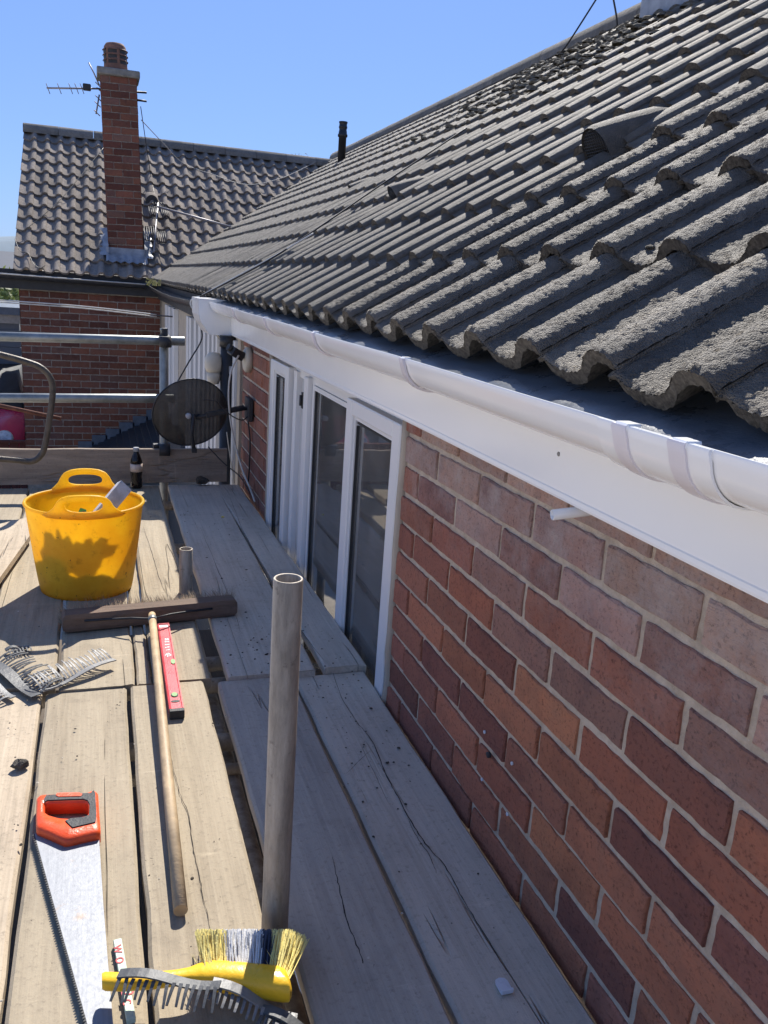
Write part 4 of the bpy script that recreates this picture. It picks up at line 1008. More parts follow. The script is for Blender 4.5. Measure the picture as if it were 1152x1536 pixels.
q = bc+Vector((-.035, -.01, .01)); MB().lathe([(.004, -.012), (.014, -.010), (.014, .010), (.004, .012)], q, 12, Matrix.Rotation(math.pi/2, 4, 'X')).build('wing_nut', 'cap_grey', sdh)
# round vent and black camera head
vp_ = atx(376, 540, 0.0); vp_.x = 0
vc = thing('wall_vent', (0, vp_.y, vp_.z), 'round beige wall vent under the fascia', 'vent')
MB().lathe([(.062, 0), (.062, .025), (.05, .034), (.03, .036)], (-.0, vp_.y, vp_.z), 24, Matrix.Rotation(-math.pi/2, 4, 'Y')).build('cowl', 'lamp_body', vc)
cc = aty(360, 530, vp_.y-.02)
sc_ = thing('security_camera', (0, vp_.y+.12, vp_.z), 'small black camera head on a bracket beside the wall vent', 'camera')
MB().box((-.035, -.03, -.022), (.035, .03, .022), Matrix.Translation((-.075, 2.93, cc.z+.0))@Matrix.Rotation(.5, 4, 'Y')@Matrix.Rotation(.3, 4, 'Z'), ch=.005).build('body', 'black_plastic', sc_)
MB().tube([(-.05, 2.93, cc.z-.005), (0, 2.94, cc.z-.02)], .016, 10).build('bracket', 'black_plastic', sc_)
MB().tube([(-.098, 2.925, cc.z+.02), (-.118, 2.92, cc.z+.03)], .018, 12).build('lens', 'rubber', sc_)
lc = aty(321, 552, 3.42); lp = thing('outdoor_lamp', (lc.x, 3.42, lc.z-.08), 'cream teardrop outdoor lamp fixed beside the black downpipe', 'lamp')
MB().lathe([(.005, .085), (.03, .08), (.046, .06), (.052, .03), (.048, 0), (.042, -.02)], lc, 20).build('shade', 'lamp_body', lp)
MB().lathe([(.040, -.02), (.036, -.06), (.028, -.085), (.01, -.09)], lc, 20).build('lens', 'lamp_body', lp)
MB().tube([lc+Vector((.03, .02, .05)), lc+Vector((.10, .06, .03))], .014, 8).build('bracket', 'lamp_body', lp)

def cable(pts, r, mat, label, name='cable', grp='cables'):
    m = MB().tube(spline(pts, 8), r, 6); return solo(m, name, mat, label, 'cable', grp)
cable([aty(358, 533, 2.9), aty(346, 560, 2.86), aty(343, 600, 2.85), aty(349, 650, 2.84), aty(362, 700, 2.8), aty(376, 735, 2.7), aty(382, 752, 2.6)], .0045, 'cable_white', 'white cable looping down the wall from the camera to the boards')
cable([atx(372, 632, -.012), atx(375, 660, -.012), atx(374, 700, -.012), atx(372, 728, -.012)], .004, 'cable_black', 'black cable clipped down the brick pier')
cable([aty(312, 670, 2.88), aty(335, 694, 2.85), aty(360, 715, 2.8), aty(375, 740, 2.65)], .003, 'cable_black', 'thin black cable from under the dish to the board corner')
cable([aty(305, 600, 2.8), aty(325, 603, 2.8), aty(345, 622, 2.8), aty(365, 630, 2.82), aty(376, 615, 2.84)], .003, 'cable_black', 'black cable sagging along the dish bracket')
cable([aty(340, 648, 3.3), aty(346, 690, 3.3), aty(352, 728, 3.3)], .003, 'cable_white', 'thin pale cable beside the foot of the downpipe')
cable([aty(265, 575, 4.2), aty(285, 540, 4.2), aty(300, 515, 4.2), aty(303, 500, 4.2), aty(296, 478, 4.2), aty(286, 462, 4.2)], .0045, 'cable_black', 'black cable hanging from the old gutter to the dish')
for i, (dx_, dy_) in enumerate(((0, 0), (5, 3), (9, 1))):
    cable([aty(330+i*2, 508+i*3, 3.7), aty(312+dx_*.5, 488+dy_, 3.72), aty(296+dx_*.4, 472+dy_, 3.74), aty(286+dx_*.6, 457+dy_, 3.76), aty(289+dx_, 448+dy_, 3.76), aty(300+dx_, 445-dy_, 3.76)], .0045, 'cable_black' if i else 'cable_white', ('pale', 'outer black', 'inner black')[i]+' cable curling over the end of the old gutter')
cable([aty(-20, 449, 7.5), aty(120, 459, 7.5), aty(235, 472, 7.5)], .006, 'cable_white', 'upper pale overhead wire crossing in front of the far wall')
cable([aty(-20, 452, 7.5), aty(120, 462, 7.5), aty(235, 475, 7.5)], .006, 'cable_white', 'lower pale overhead wire crossing in front of the far wall')
cable([aty(235, 473, 7.5), aty(270, 476, 7.2), aty(283, 478, 7), aty(284, 500, 6.9), aty(286, 575, 6.8)], .007, 'cable_black', 'black cable running on from the overhead wires down the cream wall')
def onroof(px, py, lift=.075):
    nrm = Vector((-math.sin(PIT), 0, math.cos(PIT))); d = ray(px, py); q = rp(0, 0, lift); return CAM+d*((q-CAM).dot(nrm)/d.dot(nrm))
cable([onroof(300, 445), onroof(400, 392), onroof(480, 340), onroof(560, 285), onroof(640, 232), onroof(700, 192)], .0045, 'cable_black', 'black cable lying diagonally across the main roof')
cable([onroof(303, 443), onroof(345, 420), onroof(410, 385), onroof(470, 350)], .004, 'cable_white', 'pale cable beginning at the white box end and lying up the roof')
def onwing(px, py, lift=.07):
    nrm = Vector((0, -math.sin(WPIT), math.cos(WPIT))); d = ray(px, py); q = wp(0, 0, lift); return CAM+d*((q-CAM).dot(nrm)/d.dot(nrm))
cable([onwing(210, 152+70, .25) if False else aty(211, 160, 10.0), aty(219, 215, 10.6), onwing(226, 262), onwing(233, 300), onwing(236, 330)], .005, 'cable_black', 'thin black cable dropping from the chimney to the roof vent')
cable([aty(212, 180, 10.0), aty(245, 215, 10.9), onwing(275, 245), onwing(320, 262, .09), onwing(370, 277), onwing(420, 268), onwing(460, 250), onwing(478, 240, .1)], .005, 'cable_grey', 'thin grey cable from the chimney sagging across the wing roof')
cable([onwing(155, 222), onwing(120, 265), onwing(88, 302), onwing(50, 335), onwing(28, 350)], .004, 'cable_black', 'thin dark wire slanting across the left part of the wing roof')
cable([onwing(22, 358), onwing(30, 376), onwing(42, 380), onwing(50, 395), onwing(60, 402), onwing(68, 398)], .004, 'cable_black', 'short dark wire looping near the wing roof verge')
p0 = onroof(842, 78, .1); cable([p0, (p0+aty(870, 40, p0.y-.2))/2*1.0, aty(900, -10, p0.y-.2)], .006, 'cable_black', 'dark wire rising from the main ridge to the sky')
p0 = onroof(926, 38, .1); cable([p0, aty(924, 20, p0.y), aty(918, -12, p0.y)], .006, 'cable_black', 'second dark wire at the lead chimney foot')
# fallen aerial arm across the valley and its grid
a = onwing(236, 310, .2); b = onwing(352, 342, .28)
ga = thing('grid_aerial', a, 'aluminium grid aerial lying on the wing roof right of the chimney', 'aerial')
MB().tube([a, b], .014, 8).build('boom', 'alum', ga)
for dxp, dyp, wpx, hpx in ((-6, 8, 12, 16), (12, 10, 10, 14), (-12, 40, 14, 20), (6, 46, 12, 18), (2, -4, 16, 5)):
    m = MB(); 
    for i in range(5):
        x = 236+dxp+wpx*(i/4-.5); m.tube([onwing(x-1, 310+dyp-hpx/2, .16), onwing(x+1, 310+dyp+hpx/2, .16)], .006, 5)
    for yy in (-.5, .5): m.tube([onwing(236+dxp-wpx/2, 310+dyp+hpx*yy, .16), onwing(236+dxp+wpx/2, 310+dyp+hpx*yy+1, .16)], .006, 5)
    m.build('grid_panel', 'black_iron', ga)
MB().tube([onwing(237, 305, .16), onwing(233, 345, .16), onwing(231, 378, .14)], .012, 6).build('mast', 'alum', ga)
# tv aerial on the chimney
yy = 10.0; ta = thing('tv_aerial', aty(148, 132, yy), 'thin television aerial on the left of the chimney top', 'aerial')
MB().tube([aty(70, 132, yy), aty(150, 133, yy)], .010, 8).build('boom', 'alum', ta)
for px in (72, 89, 106, 115, 123): MB().tube([aty(px-3, 125, yy-.02), aty(px+3, 141, yy+.02)], .0045, 6).build('element', 'alum', ta)
MB().box((-.05, -.03, -.035), (.04, .03, .035), Matrix.Translation(aty(131, 131, yy)), ch=.01).build('dipole_box', 'black_plastic', ta)
MB().tube([aty(133, 94, yy), aty(141, 110, yy), aty(149, 128, yy)], .008, 6).tube([aty(149, 142, yy), aty(144, 171, yy)], .009, 6).build('reflector_arm', 'alum', ta)
for x, y in ((147, 128), (149, 136), (147, 148), (146, 157), (145, 170)): MB().tube([aty(x-4, y-5, yy), aty(x+5, y+4, yy)], .006, 6).build('element', 'alum', ta)
MB().tube([aty(148, 134, yy-.1), aty(220, 139, yy-.1)], .012, 6).tube([aty(205, 150, yy-.1), aty(220, 152, yy-.1)], .012, 6).build('clamp', 'black_iron', ta)

# ------------------------------------------------------------------ tools and things on the boards
# yellow tub
tc = Vector((-.768, 1.60, ZB)); tub = thing('tub', tc, 'yellow flexible plastic tub with two handles and offcuts inside', 'tub')
HT = .298; RB, RT = .147, .186
def tubr(v): return RB+(RT-RB)*(v**.85)
nth, nv = 96, 18
def rimh(th_):
    # the wall sweeps up into the handles at front and back
    d = min(abs(math.atan2(math.sin(th_+math.pi/2), math.cos(th_+math.pi/2))), abs(math.atan2(math.sin(th_-math.pi/2), math.cos(th_-math.pi/2))))
    return .004*math.exp(-(d/.5)**4)
P = []; 
for side in (0, 1):
    for j in range(nv+1):
        v = j/nv
        for k in range(nth):
            a = 2*math.pi*k/nth; r = tubr(v)-.0035*side; z = v*(HT+rimh(a))
            if j == 0: z += .004*side
            P.append(tc+Vector((r*math.cos(a)*1.0, r*math.sin(a)*.98, z+.002)))
F = []; q = (nv+1)*nth
for j in range(nv):
    for k in range(nth):
        k2 = (k+1) % nth; F += [(j*nth+k, j*nth+k2, (j+1)*nth+k2, (j+1)*nth+k), (q+j*nth+k2, q+j*nth+k, q+(j+1)*nth+k, q+(j+1)*nth+k2)]
F += [tuple(range(nth-1, -1, -1)), tuple(q+k for k in range(nth))]
body = MB().add(P, F, True).build('body', 'tub_yellow', tub, fix=False)
MB().tube([tc+Vector((RT*math.cos(2*math.pi*k/72), RT*.98*math.sin(2*math.pi*k/72), HT+rimh(2*math.pi*k/72)+.002)) for k in range(72)], .0055, 8, closed=True).build('rim', 'tub_yellow', tub)
def ringpts(pts, n):
    pts = [Vector(p) for p in pts]; seg = [(pts[i], pts[(i+1) % len(pts)]) for i in range(len(pts))]; Ls = [(b-a).length for a, b in seg]; tot = sum(Ls); out = []
    for i in range(n):
        s = tot*i/n; k = 0
        while s > Ls[k] and k < len(Ls)-1: s -= Ls[k]; k += 1
        a, b = seg[k]; out.append(a+(b-a)*(s/Ls[k]))
    return out
def rayring(pts, c, n):
    # where rays from c at n even bearings leave the closed outline
    out = []; m = len(pts)
    for i in range(n):
        a = 2*math.pi*i/n; d = Vector((math.cos(a), math.sin(a))); best = None
        for k in range(m):
            p = Vector(pts[k])-Vector(c); e = Vector(pts[(k+1) % m])-Vector(pts[k]); den = d.x*e.y-d.y*e.x
            if abs(den) < 1e-12: continue
            t_ = (p.x*e.y-p.y*e.x)/den; u_ = (p.x*d.y-p.y*d.x)/den
            if t_ > 0 and -1e-6 <= u_ <= 1+1e-6 and (best is None or t_ > best): best = t_
        out.append(Vector(c)+d*best)
    return out
half = [(.135, -.004), (.112, .001), (.098, .008), (.088, .020), (.079, .036), (.066, .050), (.045, .058), (.02, .061)]
outl = [(0, -.02), (.135, -.02)]+half+[(0, .0615)]+[(-x, z) for x, z in half[::-1]]+[(-.135, -.02)]
hol = [(.056*math.copysign(abs(math.cos(t))**.75, math.cos(t)), .023+.018*math.copysign(abs(math.sin(t))**.75, math.sin(t))) for t in [2*math.pi*i/40 for i in range(40)]]
NH = 72; ro_ = rayring(outl, (0, .023), NH); rh_ = rayring(hol, (0, .023), NH)
for sgn in (-1, 1):
    P = []
    def hp_(p, dr):
        th_ = sgn*math.pi/2+p.x/RT; r = RT+.002+dr+(.10 if sgn < 0 else .10)*p.y
        return tc+Vector((r*math.cos(th_), r*.98*math.sin(th_), HT+.010+p.y))
    for ring, k_, dr in ((rh_, 0, .004), (rh_, .25, .0085), (ro_, -.16, .0085), (ro_, 0, .003), (ro_, 0, -.003), (ro_, -.16, -.0065), (rh_, .25, -.0065), (rh_, 0, -.003)):
        for a_, b_ in zip(ring, ro_ if ring is rh_ else rh_):
            P.append(hp_(a_+(b_-a_)*abs(k_), dr))
    F = [(i*NH+k, i*NH+(k+1) % NH, ((i+1) % 8)*NH+(k+1) % NH, ((i+1) % 8)*NH+k) for i in range(8) for k in range(NH)]
    MB().add(P, F, True).build('handle', 'tub_yellow', tub)
oc = thing('gutter_offcut', tc+Vector((.06, .0, .05)), 'grey white plastic gutter offcut sticking out of the tub', 'offcut')
p0 = aty(160, 764, 1.53); p1 = aty(190, 728, 1.60); d = (p1-p0).normalized(); sd_ = d.cross(Vector((0, -1, 0))).normalized(); dp_ = d.cross(sd_)
pr0 = p0-d*.12; L = (p1-p0).length+.12
prf = [(-.024, .0), (-.024, .03), (-.020, .03), (-.020, .003), (.020, .003), (.020, .022), (.024, .022), (.024, 0)]
P = [pr0+d*(L*j)+sd_*a+dp_*b_ for j in (0, 1) for a, b_ in prf]; k = 8
MB().add(P, [(i, (i+1) % k, k+(i+1) % k, k+i) for i in range(k)]+[tuple(range(k)), tuple(range(2*k-1, k-1, -1))]).build('channel', 'rubbish_clear', oc)
for nm, mt, c, lb, n_ in (('packaging', 'rubbish_green', (-.05, -.06, .245), 'crumpled green packaging inside the tub', 1), ('plastic_bag', 'rubbish_clear', (-.02, -.09, .235), 'crumpled clear plastic inside the tub behind the handle hole', 2), ('wood_scrap', 'rubbish_brown', (.03, -.06, .245), 'brown torn scraps inside the tub', 3)):
    m = MB(); rs2 = random.Random(n_)
    P = []; 
    for i in range(7):
        for j in range(7): P.append(tc+Vector(c)+Vector(((i-3)*.018, (j-3)*.018, rs2.uniform(-.03, .04))))
    m.add(P, [(i*7+j, i*7+j+1, (i+1)*7+j+1, (i+1)*7+j) for i in range(6) for j in range(6)], False)
    solo(m, nm, mt, lb, 'rubbish')
fill = MB(); P = [tc+Vector((0, 0, .16))]; nq = 40
for j in range(1, 9):
    for k in range(nq):
        a = 2*math.pi*k/nq; hh = .085+.02*math.sin(a*3+1)+.012*math.sin(a*5.3)*(j/8)+rnd(-.008, .008)+(.05 if 3.4 < a < 4.3 else 0)*(j/8); P.append(tc+Vector((math.cos(a)*.157*j/8, math.sin(a)*.154*j/8, hh)))
fill.add(P, [(0, 1+k, 1+(k+1) % nq) for k in range(nq)]+[(1+(j-1)*nq+k, 1+(j-1)*nq+(k+1) % nq, 1+j*nq+(k+1) % nq, 1+j*nq+k) for j in range(1, 8) for k in range(nq)]); solo(fill, 'rubble_fill', 'rubbish_brown', 'brown sweepings filling the lower part of the tub', 'rubbish')
# bottle
bo = atz(205, 733, ZB); bt = thing('bottle', (bo.x, 2.99, ZB+.004), 'small dark cola bottle with grey cap against the toe board', 'bottle'); c = Vector((bo.x, 2.995, ZB+.004))
MB().lathe([(.024, 0), (.029, .006), (.0285, .03), (.026, .055), (.029, .08), (.0295, .085)], c, 20).build('liquid', 'cola', bt)
MB().lathe([(.0298, .083), (.0298, .122)], c, 20).build('label', 'label_tan', bt)
MB().lathe([(.029, .122), (.027, .14), (.018, .165), (.0125, .178), (.012, .186)], c, 20).build('shoulder', 'cola', bt)
MB().lathe([(.0145, .184), (.0145, .200), (.013, .203)], c, 16).build('cap', 'cap_grey', bt)
# broom
A = atz(93, 935, ZB+.03); B = atz(353, 910, ZB+.03); bm = thing('broom', ((A+B)/2).to_tuple()[:2]+(ZB,), 'long wooden broom lying with its handle towards the camera', 'broom')
d = (B-A); L = d.length; d.normalize(); a_ = math.atan2(d.y, d.x); c = (A+B)/2
Mx = Matrix.Translation((c.x, c.y, ZB+.034)) @ Matrix.Rotation(a_, 4, 'Z')
P = []; n = 60
for i in range(n+1):
    t_ = -1+2*i/n; e = 1-max(0, (abs(t_)-.965)/.035)**2*.35
    hh = .030*e; dd = .022
    P += [Mx @ Vector((t_*L/2, y, z)) for y, z in ((-dd, -hh*.85), (-dd-.003, -hh*.5), (-dd-.003, hh*.55), (-dd, hh*.95), (dd, hh), (dd, -hh))]
m = MB().add(P, [(i*6+j, i*6+(j+1) % 6, i*6+6+(j+1) % 6, i*6+6+j) for i in range(n) for j in range(6)]+[tuple(range(6)), tuple(n*6+j for j in range(5, -1, -1))])
o = m.build('head', 'broom_block', bm)
for v in o.data.vertices: v.co = Vector((v.co.y, -v.co.x, v.co.z))
o.rotation_euler = (0, 0, math.pi/2)
br_ = MB()
for i in range(2600):
    x = rnd(-.98, .98)*L/2; z = rnd(-.024, .028); y = .02; l = rnd(.035, .065); lean = rnd(-.3, .3); lz = rnd(-.2, .45)
    if abs(x) > L*.44: lean += .5*(1 if x > 0 else -1)
    p = Mx @ Vector((x, y, z)); q = Mx @ Vector((x+lean*l, y+l, max(z+lz*l, -.03))); w2 = Mx.to_3x3() @ Vector((.0007, 0, .0004))
    br_.add([p-w2, p+w2, q], [(0, 1, 2)])
o = br_.build('bristles', 'bristle_brown', bm, fix=False); o['kind'] = 'stuff'
h0 = aty(228, 920, A.y+.01); h1 = atz(271, 1366, ZB+.016)
h0 = atz(228, 922, ZB+.055)
MB().tube([h0-(h1-h0).normalized()*.0, h0+(h1-h0)*.3+Vector((0, 0, .002)), h0+(h1-h0)*.7+Vector((0, 0, .001)), h1], .0118, 16, rs=[.0105, .0112, .0118, .012]).build('handle', 'handle_wood', bm)
MB().lathe([(.0125, -.01), (.0125, .012)], h0+(h1-h0).normalized()*.035, 16, Vector((h1-h0)).to_track_quat('Z', 'Y').to_matrix().to_4x4()).build('ferrule', 'galv', bm)
for sx in (-1, 1):
    pe = Mx @ Vector((sx*.12-.01, -.0265, .006)); pk = h0+(h1-h0).normalized()*.03
    MB().tube([pk, (pk+pe)/2+Vector((0, -.003, .004)), pe, Mx @ Vector((sx*.19-.01, -.0265, .008))], .0035, 6).build('stay', 'black_iron', bm)
# spirit level
l0 = atz(245, 937, ZB+.02); l1 = atz(265, 1063, ZB+.02); lv = thing('spirit_level', ((l0+l1)/2).to_tuple()[:2]+(ZB,), 'red spirit level with green vials beside the broom handle', 'spirit level')
d = l1-l0; L = d.length; a_ = math.atan2(d.y, d.x)-math.pi/2; Ml = Matrix.Translation((l0+l1)/2-Vector((0, 0, .02))) @ Matrix.Rotation(a_, 4, 'Z')   # local +y towards the camera end
W2 = .0175; Hh = .021
prf = [(-W2, .0), (W2, .0), (W2, Hh), (W2-.0035, Hh+.001), (W2-.005, Hh-.001), (-W2+.005, Hh-.001), (-W2+.0035, Hh+.001), (-W2, Hh)]
P = [Ml @ Vector((x, y, z)) for y in (-L/2, L/2) for x, z in prf]; k = 8
o = MB().add(P, [(i, (i+1) % k, k+(i+1) % k, k+i) for i in range(k)]+[tuple(range(k)), tuple(range(2*k-1, k-1, -1))]).build('body', 'level_red', lv)
MB().box((-W2-.0005, L/2, 0), (W2+.0005, L/2+.016, Hh+.001), Ml, ch=.002).build('end_cap', 'grip', lv)
MB().box((-W2-.0005, -L/2-.012, 0), (W2+.0005, -L/2, Hh+.001), Ml, ch=.002).build('end_cap', 'level_red', lv)
def disc(Mm, x, y, rx, ry, z0, z1, n=20): return MB().prism([(x+rx*math.cos(2*math.pi*i/n), y+ry*math.sin(2*math.pi*i/n)) for i in range(n)], z0, z1, Mm)
disc(Ml, 0, L/2-.072, .0095, .0135, Hh-.001, Hh-.0002).build('vial_well', 'grip', lv); disc(Ml, 0, L/2-.072, .007, .011, Hh-.0002, Hh+.0016).build('vial', 'vial', lv)
disc(Ml, .0, L/2-.038, .011, .0055, Hh-.001, Hh+.0002).build('finger_slot', 'grip', lv)
disc(Ml, -.010, .0, .006, .015, Hh-.001, Hh+.0012).build('vial', 'vial', lv)
# white maker's lettering, too worn to read: blocks and bars as in the photo
lt_ = MB()
for x, y, w_, h_ in ((-.006, -.155, .003, .012), (.0, -.155, .003, .012), (-.006, -.138, .003, .008), (.001, -.139, .003, .009), (-.005, -.118, .0045, .005), (.002, -.118, .003, .006), (-.004, -.100, .004, .006), (.003, -.098, .003, .005), (-.004, -.082, .004, .005), (.002, -.080, .0025, .004)):
    lt_.box((x-w_/1.3, y-h_/2, Hh-.0012), (x+w_/1.3, y+h_/2, Hh-.0006), Ml)
for (xa, ya), (xb, yb) in (((-.008, -.045), (.000, -.062)), ((.008, -.045), (.0, -.062)), ((-.008, -.045), (-.002, -.040)), ((.0, -.062), (.002, -.036))):
    v1 = Vector((xa, ya, Hh-.0009)); v2 = Vector((xb, yb, Hh-.0009)); n_ = (v2-v1).cross(Vector((0, 0, 1))).normalized()*.0014
    lt_.add([Ml @ q for q in (v1-n_, v1+n_, v2+n_, v2-n_)], [(0, 1, 2, 3)])
lt_.build('lettering', 'level_white', lv, fix=False)
MB().box((-W2+.004, -L/2+.004, Hh-.0012), (W2-.004, -L/2+.02, Hh-.0006), Ml).build('label', 'level_white', lv)
# hand saw: traced in its own plane just above the boards
ZS = ZB+.012
def S(x, y): q = atz(x/2.4, 1040+y/2.4, ZS); return (q.x, q.y)
sw = thing('hand_saw', (S(240, 460)[0], S(240, 460)[1], ZB), 'hand saw with orange and black handle and scratched steel blade', 'saw')
bl_r = [S(357, 525), S(372, 760), S(388, 960), S(402, 1130), S(420, 1330)]; bl_l = [S(124, 505), S(175, 690), S(228, 880), S(280, 1065), S(345, 1300)]
nT = 90; left = []
for i in range(nT+1):
    f = i/nT*(len(bl_l)-1); k = min(int(f), len(bl_l)-2); g_ = f-k; x = bl_l[k][0]*(1-g_)+bl_l[k+1][0]*g_; y = bl_l[k][1]*(1-g_)+bl_l[k+1][1]*g_
    left += [(x, y), (x-.0042, y-.0015)] if i < nT else [(x, y)]
poly = left+[bl_r[-1]]+bl_r[::-1]+[S(235, 470)]
m = MB(); n = len(poly)
# blade as strips from tooth edge to back so the outline stays clean
core_l = left[::2]
P = []; 
for i, (x, y) in enumerate(core_l):
    f = i/(len(core_l)-1)*(len(bl_r)-1); k = min(int(f), len(bl_r)-2); g_ = f-k
    xr = bl_r[k][0]*(1-g_)+bl_r[k+1][0]*g_; yr = bl_r[k][1]*(1-g_)+bl_r[k+1][1]*g_
    P += [(x, y, ZS), (xr, yr, ZS), (x, y, ZS-.0012), (xr, yr, ZS-.0012)]
nn = len(core_l); m.add(P, [(4*i, 4*i+1, 4*i+5, 4*i+4) for i in range(nn-1)]+[(4*i+2, 4*i+6, 4*i+7, 4*i+3) for i in range(nn-1)]+[(4*i+1, 4*i+3, 4*i+7, 4*i+5) for i in range(nn-1)])
bl = m.build('blade', 'blade', sw, fix=False)
tm = MB()
for i in range(nn-1):
    a = core_l[i]; b = core_l[i+1]; t_ = (a[0]*.35+b[0]*.65-.0048, a[1]*.35+b[1]*.65-.001)
    tm.add([(*a, ZS), (*b, ZS), (*t_, ZS), (*a, ZS-.0012), (*b, ZS-.0012), (*t_, ZS-.0012)], [(0, 1, 2), (5, 4, 3), (0, 2, 5, 3), (1, 4, 5, 2)])
tm.build('teeth', 'black_iron', bl, fix=False)
def ringpts(pts, n):
    pts = [Vector(p) for p in pts]; seg = [(pts[i], pts[(i+1) % len(pts)]) for i in range(len(pts))]; Ls = [(b-a).length for a, b in seg]; tot = sum(Ls); out = []
    for i in range(n):
        s = tot*i/n; k = 0
        while s > Ls[k] and k < len(Ls)-1: s -= Ls[k]; k += 1
        a, b = seg[k]; out.append(a+(b-a)*(s/Ls[k]))
    return out
outer = [S(*q) for q in ((132, 402), (140, 391), (200, 388), (300, 386), (320, 383), (336, 376), (348, 375), (354, 384), (358, 450), (363, 518), (357, 528), (300, 540), (240, 555), (228, 552), (180, 530), (131, 510), (130, 470))]
hole = [S(*q) for q in ((163, 424), (175, 420), (240, 418), (298, 416), (312, 420), (318, 432), (318, 458), (312, 468), (290, 474), (255, 480), (215, 478), (180, 468), (163, 456))]
NO = 64
ou = ringpts(outer, NO); ho_ = ringpts(hole, NO)
# start both rings at the same bearing
cx = sum(p[0] for p in hole)/len(hole); cy = sum(p[1] for p in hole)/len(hole)
def byang(ps): return sorted(ps, key=lambda p: math.atan2(p[1]-cy, p[0]-cx))
ou = byang(ou); ho_ = byang(ho_)
HZ = .030; P = []
for ring, off_, z in ((ou, 0, ZB+.002), (ou, 0, ZB+HZ-.006), (ou, .12, ZB+HZ), (ho_, -.10, ZB+HZ), (ho_, 0, ZB+HZ-.006), (ho_, 0, ZB+.002)):
    for p in ring: P.append((p[0]+(cx-p[0])*off_*.6, p[1]+(cy-p[1])*off_*.6, z))
F = [(i*NO+k, i*NO+(k+1) % NO, (i+1)*NO+(k+1) % NO, (i+1)*NO+k) for i in range(5) for k in range(NO)]+[(5*NO+k, 5*NO+(k+1) % NO, (k+1) % NO, k) for k in range(NO)]
MB().add(P, F, True).build('handle', 'saw_orange', sw)
gp = [S(*q) for q in ((168, 398), (230, 394), (326, 390), (338, 380), (344, 390), (348, 470), (345, 495), (262, 515), (236, 490), (258, 482), (300, 478), (322, 470), (324, 430), (316, 416), (300, 411), (240, 413), (172, 416), (162, 422), (160, 410))]
MB().prism(gp, ZB+HZ-.004, ZB+HZ+.0022).build('grip', 'grip', sw)
og = [S(*q) for q in ((206, 392), (285, 390), (298, 396), (292, 403), (212, 405), (202, 400))]
MB().prism(og, ZB+HZ+.002, ZB+HZ+.0034).build('grip_inlay', 'saw_orange', sw)
# hand brush
bz = ZB+.045
def Bp(px, py, z=None): return atz(px, py, bz if z is None else z)
hb = thing('hand_brush', (Bp(360, 1475).x, Bp(360, 1475).y, ZB), 'yellow hand brush with yellow, grey and navy bristles at bottom centre', 'brush')
secs = []
sp = [(153, 1472, .010, .009), (158, 1472, .0125, .0105), (185, 1473, .0125, .0105), (230, 1471, .011, .010), (265, 1467, .010, .010), (285, 1465, .012, .011), (300, 1464, .017, .014), (320, 1464, .021, .017), (350, 1467, .022, .019), (390, 1472, .023, .020), (420, 1476, .024, .020), (430, 1478, .022, .018), (435, 1480, .014, .010)]
for px, py, hw, hh in sp:
    c = Bp(px, py); s_ = []
    for i in range(16): a = 2*math.pi*i/16; ca, sa = math.cos(a), math.sin(a); s_.append(c+Vector((0, hw*math.copysign(abs(ca)**.7, ca), hh*math.copysign(abs(sa)**.7, sa))))
    secs.append(s_)
smooth(loft(secs).build('body', 'brush_yellow', hb), 50)
for (xa, xb), mt, dens in (((306, 340), 'bristle_yellow', 420), ((340, 392), 'bristle_grey', 620), ((393, 405), 'bristle_navy', 190), ((405, 442), 'bristle_yellow', 480)):
    m = MB()
    for i in range(dens):
        px = rnd(xa, xb); u = (px-370)/70; p = Bp(px-8*max(u, 0), 1462+max(0, (px-380))*.12, bz+rnd(-.014, .012)); q = Bp(px+5*u*abs(u)*2+rnd(-6, 6)+(8 if px > 400 else 0)*rnd(0, 1), 1396+rnd(-3, 9)+max(0, px-425)*.5, bz+rnd(-.02, .03))
        w2 = Vector((.0011, 0, .0006)); m.add([p-w2, p+w2, q+w2*.7, q-w2*.7], [(0, 1, 2, 3)])
    for i in range(14):
        px = rnd(xa, xb); p = Bp(px, 1462, bz); q = Bp(px+rnd(-30, 34), 1410+rnd(-4, 30), bz+rnd(-.02, .03)); w2 = Vector((.0009, 0, .0005)); m.add([p-w2, p+w2, q], [(0, 1, 2)])
    o = m.build('bristles', mt, hb, fix=False); o['kind'] = 'stuff'
